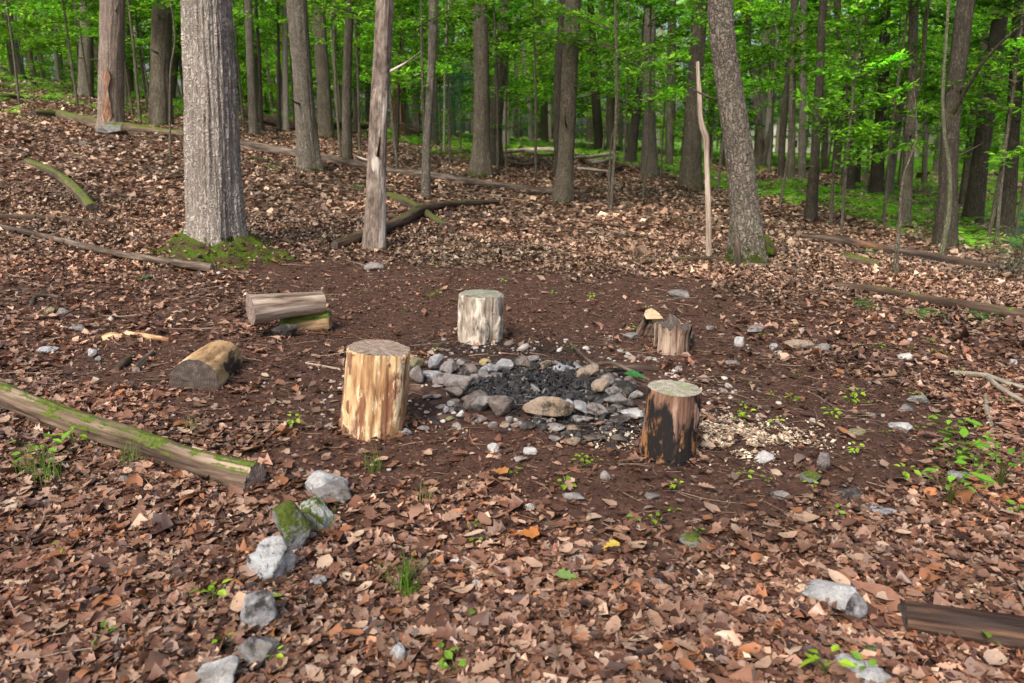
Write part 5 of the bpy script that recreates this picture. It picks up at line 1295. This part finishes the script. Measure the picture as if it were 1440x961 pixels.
# little white pine
pz = W(648, 212); T = thing("pine_sapling", "small blue green pine sapling left of the twin trunk", "pine", pz)
V, q, g, _ = tube([(0, 0, -.05), (0, 0, 1.6), (.02, 0, 2.9)], [.035, .025, .006], 8, 12); mk("trunk", V, q, BK['green'], T, attrs={'grain': g})
r = np.random.default_rng(44); PN = []; YW = []; TL = []
for k in range(70):
    z = .25 + 2.6 * r.random() ** .9; L = .95 * (1 - z / 3.2) + .12; a = r.random() * 6.28
    m = 90; t = r.random(m) ** .6; PN.append(np.stack([np.cos(a) * t * L + r.normal(0, .05, m), np.sin(a) * t * L + r.normal(0, .05, m), z + t * L * .35 + r.normal(0, .04, m)], -1)); YW.append(a + r.normal(0, .9, m)); TL.append(r.normal(.4, .5, m))
PN = np.concatenate(PN); n = len(PN)
V, Q, A = place([(leaf2()[0] * [1, .16, 1], leaf2()[1])], PN[:, 0], PN[:, 1], PN[:, 2], np.full(n, .11), np.concatenate(YW), np.concatenate(TL), r.normal(0, .5, n), np.array([(.06, .17, .10), (.09, .23, .14), (.05, .13, .07)])[r.integers(0, 3, n)], r)
mk("crown", V, Q, M_FERN, T, attrs={'col': A}, smooth=False)
PINE = T
bz = W(1432, 392); T = thing("pine_sapling", "bushy green pine seedling at the right edge below the reddish log", "pine", bz)
linked("trunk", PINE.children[0].data, T, sca=.28); linked("crown", PINE.children[1].data, T, sca=(.42, .42, .27))

# ------------------------------------------------------------------ ferns
def frond_plant(seed, nf=7):
    r = np.random.default_rng(seed); V = []; Q = []
    for k in range(nf):
        a = k * 6.283 / nf + r.normal(0, .25); L = r.uniform(.8, 1.1); m = 7; up = r.uniform(.9, 1.4)
        prev = None
        for j in range(m):
            t0, t1 = j / m, (j + .8) / m
            def pt(t): return np.array([math.cos(a) * L * t, math.sin(a) * L * t, L * (up * t - up * .95 * t * t)])
            c0, c1 = pt(t0 + .05), pt(t1); s = np.array([-math.sin(a), math.cos(a), 0]); wd = .24 * math.sin(math.pi * min(1, t0 + .12)) * (1 - .3 * t0) + .02
            b = len(V); V += [c0, c0 * .5 + c1 * .5 + s * wd, c1, c0 * .5 + c1 * .5 - s * wd]; Q += [(b, b + 1, b + 2, b + 3)]
    return np.array(V), np.array(Q)
FT = [frond_plant(k) for k in range(5)]
r = np.random.default_rng(71)
x, y = sector(34000, 9, 60, .75, r); m = (r.random(34000) < green(x, y) * 1.0); x, y = x[m], y[m]; n = len(x)
if n > 5600: x, y = x[:5600], y[:5600]; n = 5600
fc = np.array([(.16, .46, .03), (.23, .58, .04), (.32, .66, .06)])[r.integers(0, 3, n)]
V, Q, A = place(FT, x, y, H(x, y) - .02, r.uniform(.30, .52, n), r.random(n) * 6.28, r.normal(0, .15, n), r.normal(0, .15, n), fc, r)
kind(mk("fern_bed", V, Q, M_FERN, attrs={'col': A}, smooth=False), 'stuff', 'bright green fern ground cover in the hollow behind the slope', 'ferns')
print("ferns", n)
x, y = sector(5000, 36, 75, .75, r); m = r.random(5000) < lawn(x, y); x, y = x[m], y[m]; n = len(x)
V, Q, A = place(FT, x, y, H(x, y) - .02, r.uniform(.3, .5, n), r.random(n) * 6.28, r.normal(0, .15, n), r.normal(0, .15, n), np.array([(.16, .36, .03), (.22, .42, .05)])[r.integers(0, 2, n)], r)
kind(mk("far_undergrowth", V, Q, M_FERN, attrs={'col': A}, smooth=False), 'stuff', 'pale green undergrowth far behind the trees on the right', 'undergrowth')
# small fern and weed clumps one can single out
FC = [(1105 - 0, 0, 0)]
fern_spots = [(385, 240, .32, "fern clump by the foot of the furrowed leaning grey tree"), (368, 226, .25, "low fern behind the clump near the furrowed leaning tree"), (508, 268, .30, "fern left of the patchy grey trunk"), (630, 250, .28, "fern beyond the slender two-toned trunk"),
              (1222, 358, .25, "fern on the small mossy log at right"), (1300, 365, .3, "fern against the reddish broken log"), (1215, 432, .2, "weed clump before the mossy dark log"), (1300, 448, .26, "larger weed clump before the mossy dark log"), (1380, 452, .24, "weed clump near the right edge below the mossy dark log")]
FM = []
for k in range(3):
    V, Q = FT[k]; o = mk("fern", V, Q, M_FERN, attrs={'col': np.tile((.07, .22, .045), (len(V), 1))}, smooth=False); FM.append(o.data); bpy.data.objects.remove(o)
for k, (u, v, s, lb) in enumerate(fern_spots):
    p = W(u, v); tag(linked("fern", FM[k % 3], None, p, (0, 0, k), s), "small green " + lb, "fern", "separate ferns and weeds on the leaf slope")

# grass tufts and seedlings
def blades(n, h, spread, seed, col):
    r = np.random.default_rng(seed); V = []; Q = []
    for k in range(n):
        a = r.random() * 6.28; b = r.random() * 6.28; rr_ = spread * r.random(); o = np.array([math.cos(a) * rr_, math.sin(a) * rr_, 0]); L = h * r.uniform(.6, 1.15); w_ = .0035; s = np.array([-math.sin(b), math.cos(b), 0]) * w_; d = np.array([math.cos(b), math.sin(b), 0])
        bend = r.uniform(.1, .8)
        for j in range(5):
            t = j / 4; c = o + d * L * bend * t * t + np.array([0, 0, L * t * (1 - .35 * bend * t)]); V += [c - s * (1 - t * .9), c + s * (1 - t * .9)]
            if j: m = len(V); Q.append((m - 4, m - 3, m - 1, m - 2))
    V = np.array(V); A = np.tile(col, (len(V), 1)) * (1 + .3 * np.random.default_rng(seed).normal(size=(len(V), 1)) * .3)
    o = mk("grass_tuft", V, np.array(Q), M_FERN, attrs={'col': np.clip(A, .01, 1)}, smooth=False); me = o.data; bpy.data.objects.remove(o); return me
GB = [blades(46, .16, .05, 1, (.12, .26, .03)), blades(30, .22, .07, 2, (.14, .26, .05)), blades(18, .14, .05, 3, (.26, .27, .12))]
for k, (u, v, m_, s, lb) in enumerate([(573, 835, 0, 1.0, "upright bright grass tuft growing on the round moss cushion"), (70, 680, 1, .9, "loose grass tuft among seedlings at the left edge"), (40, 668, 1, .7, "grass tuft beside the left edge tuft"), (525, 662, 1, .6, "thin grass tuft right of the grey rock by the log"),
        (270, 612, 2, .9, "pale dry grass tuft below the log round"), (185, 655, 1, .7, "few grass blades against the mossy log"), (455, 745, 1, .6, "grass blades beside the moss-streaked white rock"), (600, 705, 2, .8, "dry grass blades in the leaves right of centre rock")]):
    tag(linked("grass_tuft", GB[m_], None, W(u, v), (0, 0, k * 1.7), s), lb, "grass", "grass tufts in the leaf litter")
def seedling(seed, nl, h, spread, col, lt):
    r = np.random.default_rng(seed); P = []; yw = []; TW = []
    for k in range(nl):
        a = k * 2.4 + r.normal(0, .3); q = spread * r.uniform(.3, 1); z = h * r.uniform(.45, 1.0); P.append((math.cos(a) * q, math.sin(a) * q, z)); yw.append(a)
        V, qd, g, _ = tube([(0, 0, 0), (math.cos(a) * q * .3, math.sin(a) * q * .3, z * .7), (math.cos(a) * q, math.sin(a) * q, z)], [.0022, .0018, .001], 3, 4); TW.append((V, qd, np.tile((.12, .16, .04), (len(V), 1))))
    P = np.array(P); c = np.array(col) * np.exp(r.normal(0, .18, (nl, 1)))
    V, Q, A = place([leaf4()], P[:, 0], P[:, 1], P[:, 2], lt * np.exp(r.normal(0, .25, nl)), np.array(yw), r.normal(0, .25, nl), r.normal(0, .3, nl), c, r)
    V2, Q2, A2 = merge([(V, Q, A)] + TW)
    o = mk("seedling", V2, Q2, M_LEAF, attrs={'col': A2}, smooth=False); me = o.data; bpy.data.objects.remove(o); return me
LIME = (.30, .52, .04); MIDG = (.13, .36, .04)
SDM = [seedling(1, 5, .05, .04, LIME, .04), seedling(2, 4, .06, .035, (.22, .45, .05), .045), seedling(3, 7, .09, .06, LIME, .045), seedling(4, 16, .2, .13, (.20, .48, .04), .06), seedling(5, 22, .26, .17, (.16, .42, .04), .065)]
SPOT = [(303, 852, 2, 1.3, "bright lime seedling left of the cracked blue rock"), (375, 852, 0, 1.1, "lime seedling growing by the cracked blue rock"), (88, 778, 0, 1.2, "small lime seedling in the leaves at lower left"), (142, 905, 1, 1.2, "lime seedling near the bottom left corner"), (312, 905, 0, .9, "pair of lime leaves below the lime seedling"),
        (105, 630, 2, 1.2, "leafy seedling on the near side of the mossy log"), (62, 662, 3, .9, "leafy weed in the grass at the left edge"), (415, 600, 2, .8, "seedling on the soil left of the yellow stump"), (670, 870, 1, 1.0, "two-leaf lime seedling near bottom centre"), (622, 935, 1, 1.2, "lime seedling at the bottom edge"), (640, 950, 1, 1.2, "second lime seedling at the bottom edge"),
        (667, 767, 1, .9, "light green leaflets above the grass tuft"), (792, 688, 0, 1.0, "lime seedling on the soil in front of the ring"), (722, 668, 0, .8, "tiny lime seedling left of the one before the ring"), (1333, 625, 3, .9, "taller seedling with a dark leaf at right"), (1350, 660, 3, 1.0, "spreading lime seedling over the grey stone at right"),
        (1405, 690, 4, 1.0, "largest bushy green seedling near the right edge"), (1335, 712, 3, 1.0, "lime seedling cluster nearest on the right"), (1372, 665, 3, .8, "green seedling between the stone and the bushy one"), (1272, 675, 2, .9, "yellow green seedling on the soil left of the cluster"), (1380, 905, 1, 1.5, "lime seedling below the dark wet log"),
        (1160, 955, 2, 1.4, "bright seedling at the bottom edge right of centre"), (1218, 950, 1, 1.2, "seedling on the bottom edge pale rock"), (1112, 570, 2, .9, "yellow green seedling right of the strip of wood"), (1195, 568, 0, 1.1, "small lime seedling further right on the soil"), (895, 462 + 5, 1, .8, "seedling before the split chunk"), (1345, 525, 1, .8, "seedling near the forked branch tip"), (385, 935, 2, .8, "lime seedling on the half-covered blue grey rock"), (1432, 726, 1, 1.0, "small seedling at the right edge below the bushy one")]
for k, (u, v, m_, s, lb) in enumerate(SPOT):
    tag(linked("seedling", SDM[m_], None, W(u, v), (0, 0, k * 2.1), s * (.72 if v > 740 else .9)), lb, "seedling", "seedlings one can single out")
r = np.random.default_rng(9)
k = 0
while k < 55:
    u, v = r.uniform(560, 1420), r.uniform(370, 760)
    p = W(u, v)
    if bare(p[0], p[1]) < .25 or inside_ring(p[0], p[1], 1.2): continue
    tag(linked("seedling", SDM[int(r.integers(0, 3))], None, p, (0, 0, k), r.uniform(.4, .75)), "tiny pale green seedling dotted on the trampled soil", "seedling", "tiny seedlings dotted on the trampled soil"); k += 1
# green fallen leaves
ML = leaf_template('maple', 9, 7)
for u, v, c, s, lb in [(798, 826, (.30, .50, .16), .085, "green maple leaf fallen on the brown leaves"), (892, 563, (.06, .32, .07), .13, "bright green leaf lying on the ring's right stones"), (205, 397, (.07, .30, .10), .13, "green leaf on the soil below the long pale pole"), (858, 782, (.50, .38, .07), .075, "yellow fallen leaf at lower centre right"),
                       (700, 675, (.42, .19, .06), .11, "large orange oak leaf in front of the ring"), (738, 765, (.44, .17, .05), .12, "orange lobed leaf at lower centre"), (312, 455 + 68, (.12, .42, .04), .07, "bright green leaf beside the log round")]:
    V, Q = ML; o = mk("fallen_leaf", V, Q, M_LEAF if c[1] > c[0] else M_DRYLEAF, attrs={'col': np.tile(c, (len(V), 1))}, loc=W(u, v) + [0, 0, .05 if v != 563 else .16]); o.scale = (s,) * 3; o.rotation_euler = (.1, .15, u); tag(o, lb, "leaf")

# far pale house beyond the clearing
hp = np.array([30.0, 92.0]); hz = ground(*hp)
Th = thing("house", "far pale house glimpsed between the trunks at right", "house", (hp[0], hp[1], hz), .1)
m_w, _, _N, _L, _P = newmat("pale_siding"); _P.inputs['Base Color'].default_value = (.55, .53, .48, 1)
m_r, _, _N, _L, _P = newmat("grey_roof"); _P.inputs['Base Color'].default_value = (.32, .31, .31, 1)
m_g, _, _N, _L, _P = newmat("dark_window"); _P.inputs['Base Color'].default_value = (.03, .035, .04, 1); _P.inputs['Roughness'].default_value = .1
def boxV(x0, x1, y0, y1, z0, z1):
    V = np.array([(x, y, z) for z in (z0, z1) for y in (y0, y1) for x in (x0, x1)]); Q = np.array([(0, 2, 3, 1), (4, 5, 7, 6), (0, 1, 5, 4), (2, 6, 7, 3), (0, 4, 6, 2), (1, 3, 7, 5)]); return V, Q
Th.scale = (.6, .6, .6)
V, Q = boxV(-5, 5, -3.5, 3.5, -1.5, 3.2); mk("wall", V, Q, m_w, Th, smooth=False)
V = np.array([(-5.4, -3.9, 3.1), (5.4, -3.9, 3.1), (5.4, 3.9, 3.1), (-5.4, 3.9, 3.1), (-5.4, 0, 5.4), (5.4, 0, 5.4)]); mk("roof", V, [np.array([(0, 1, 5, 4), (2, 3, 4, 5), (0, 3, 2, 1)]), np.array([(0, 4, 3), (1, 2, 5)])], m_r, Th, smooth=False)
for x in (-3.4, -1.1, 1.3, 3.5):
    V, Q = boxV(x - .5, x + .5, -3.54, -3.46, 1.0, 2.3); mk("window", V, Q, m_g, Th, smooth=False)
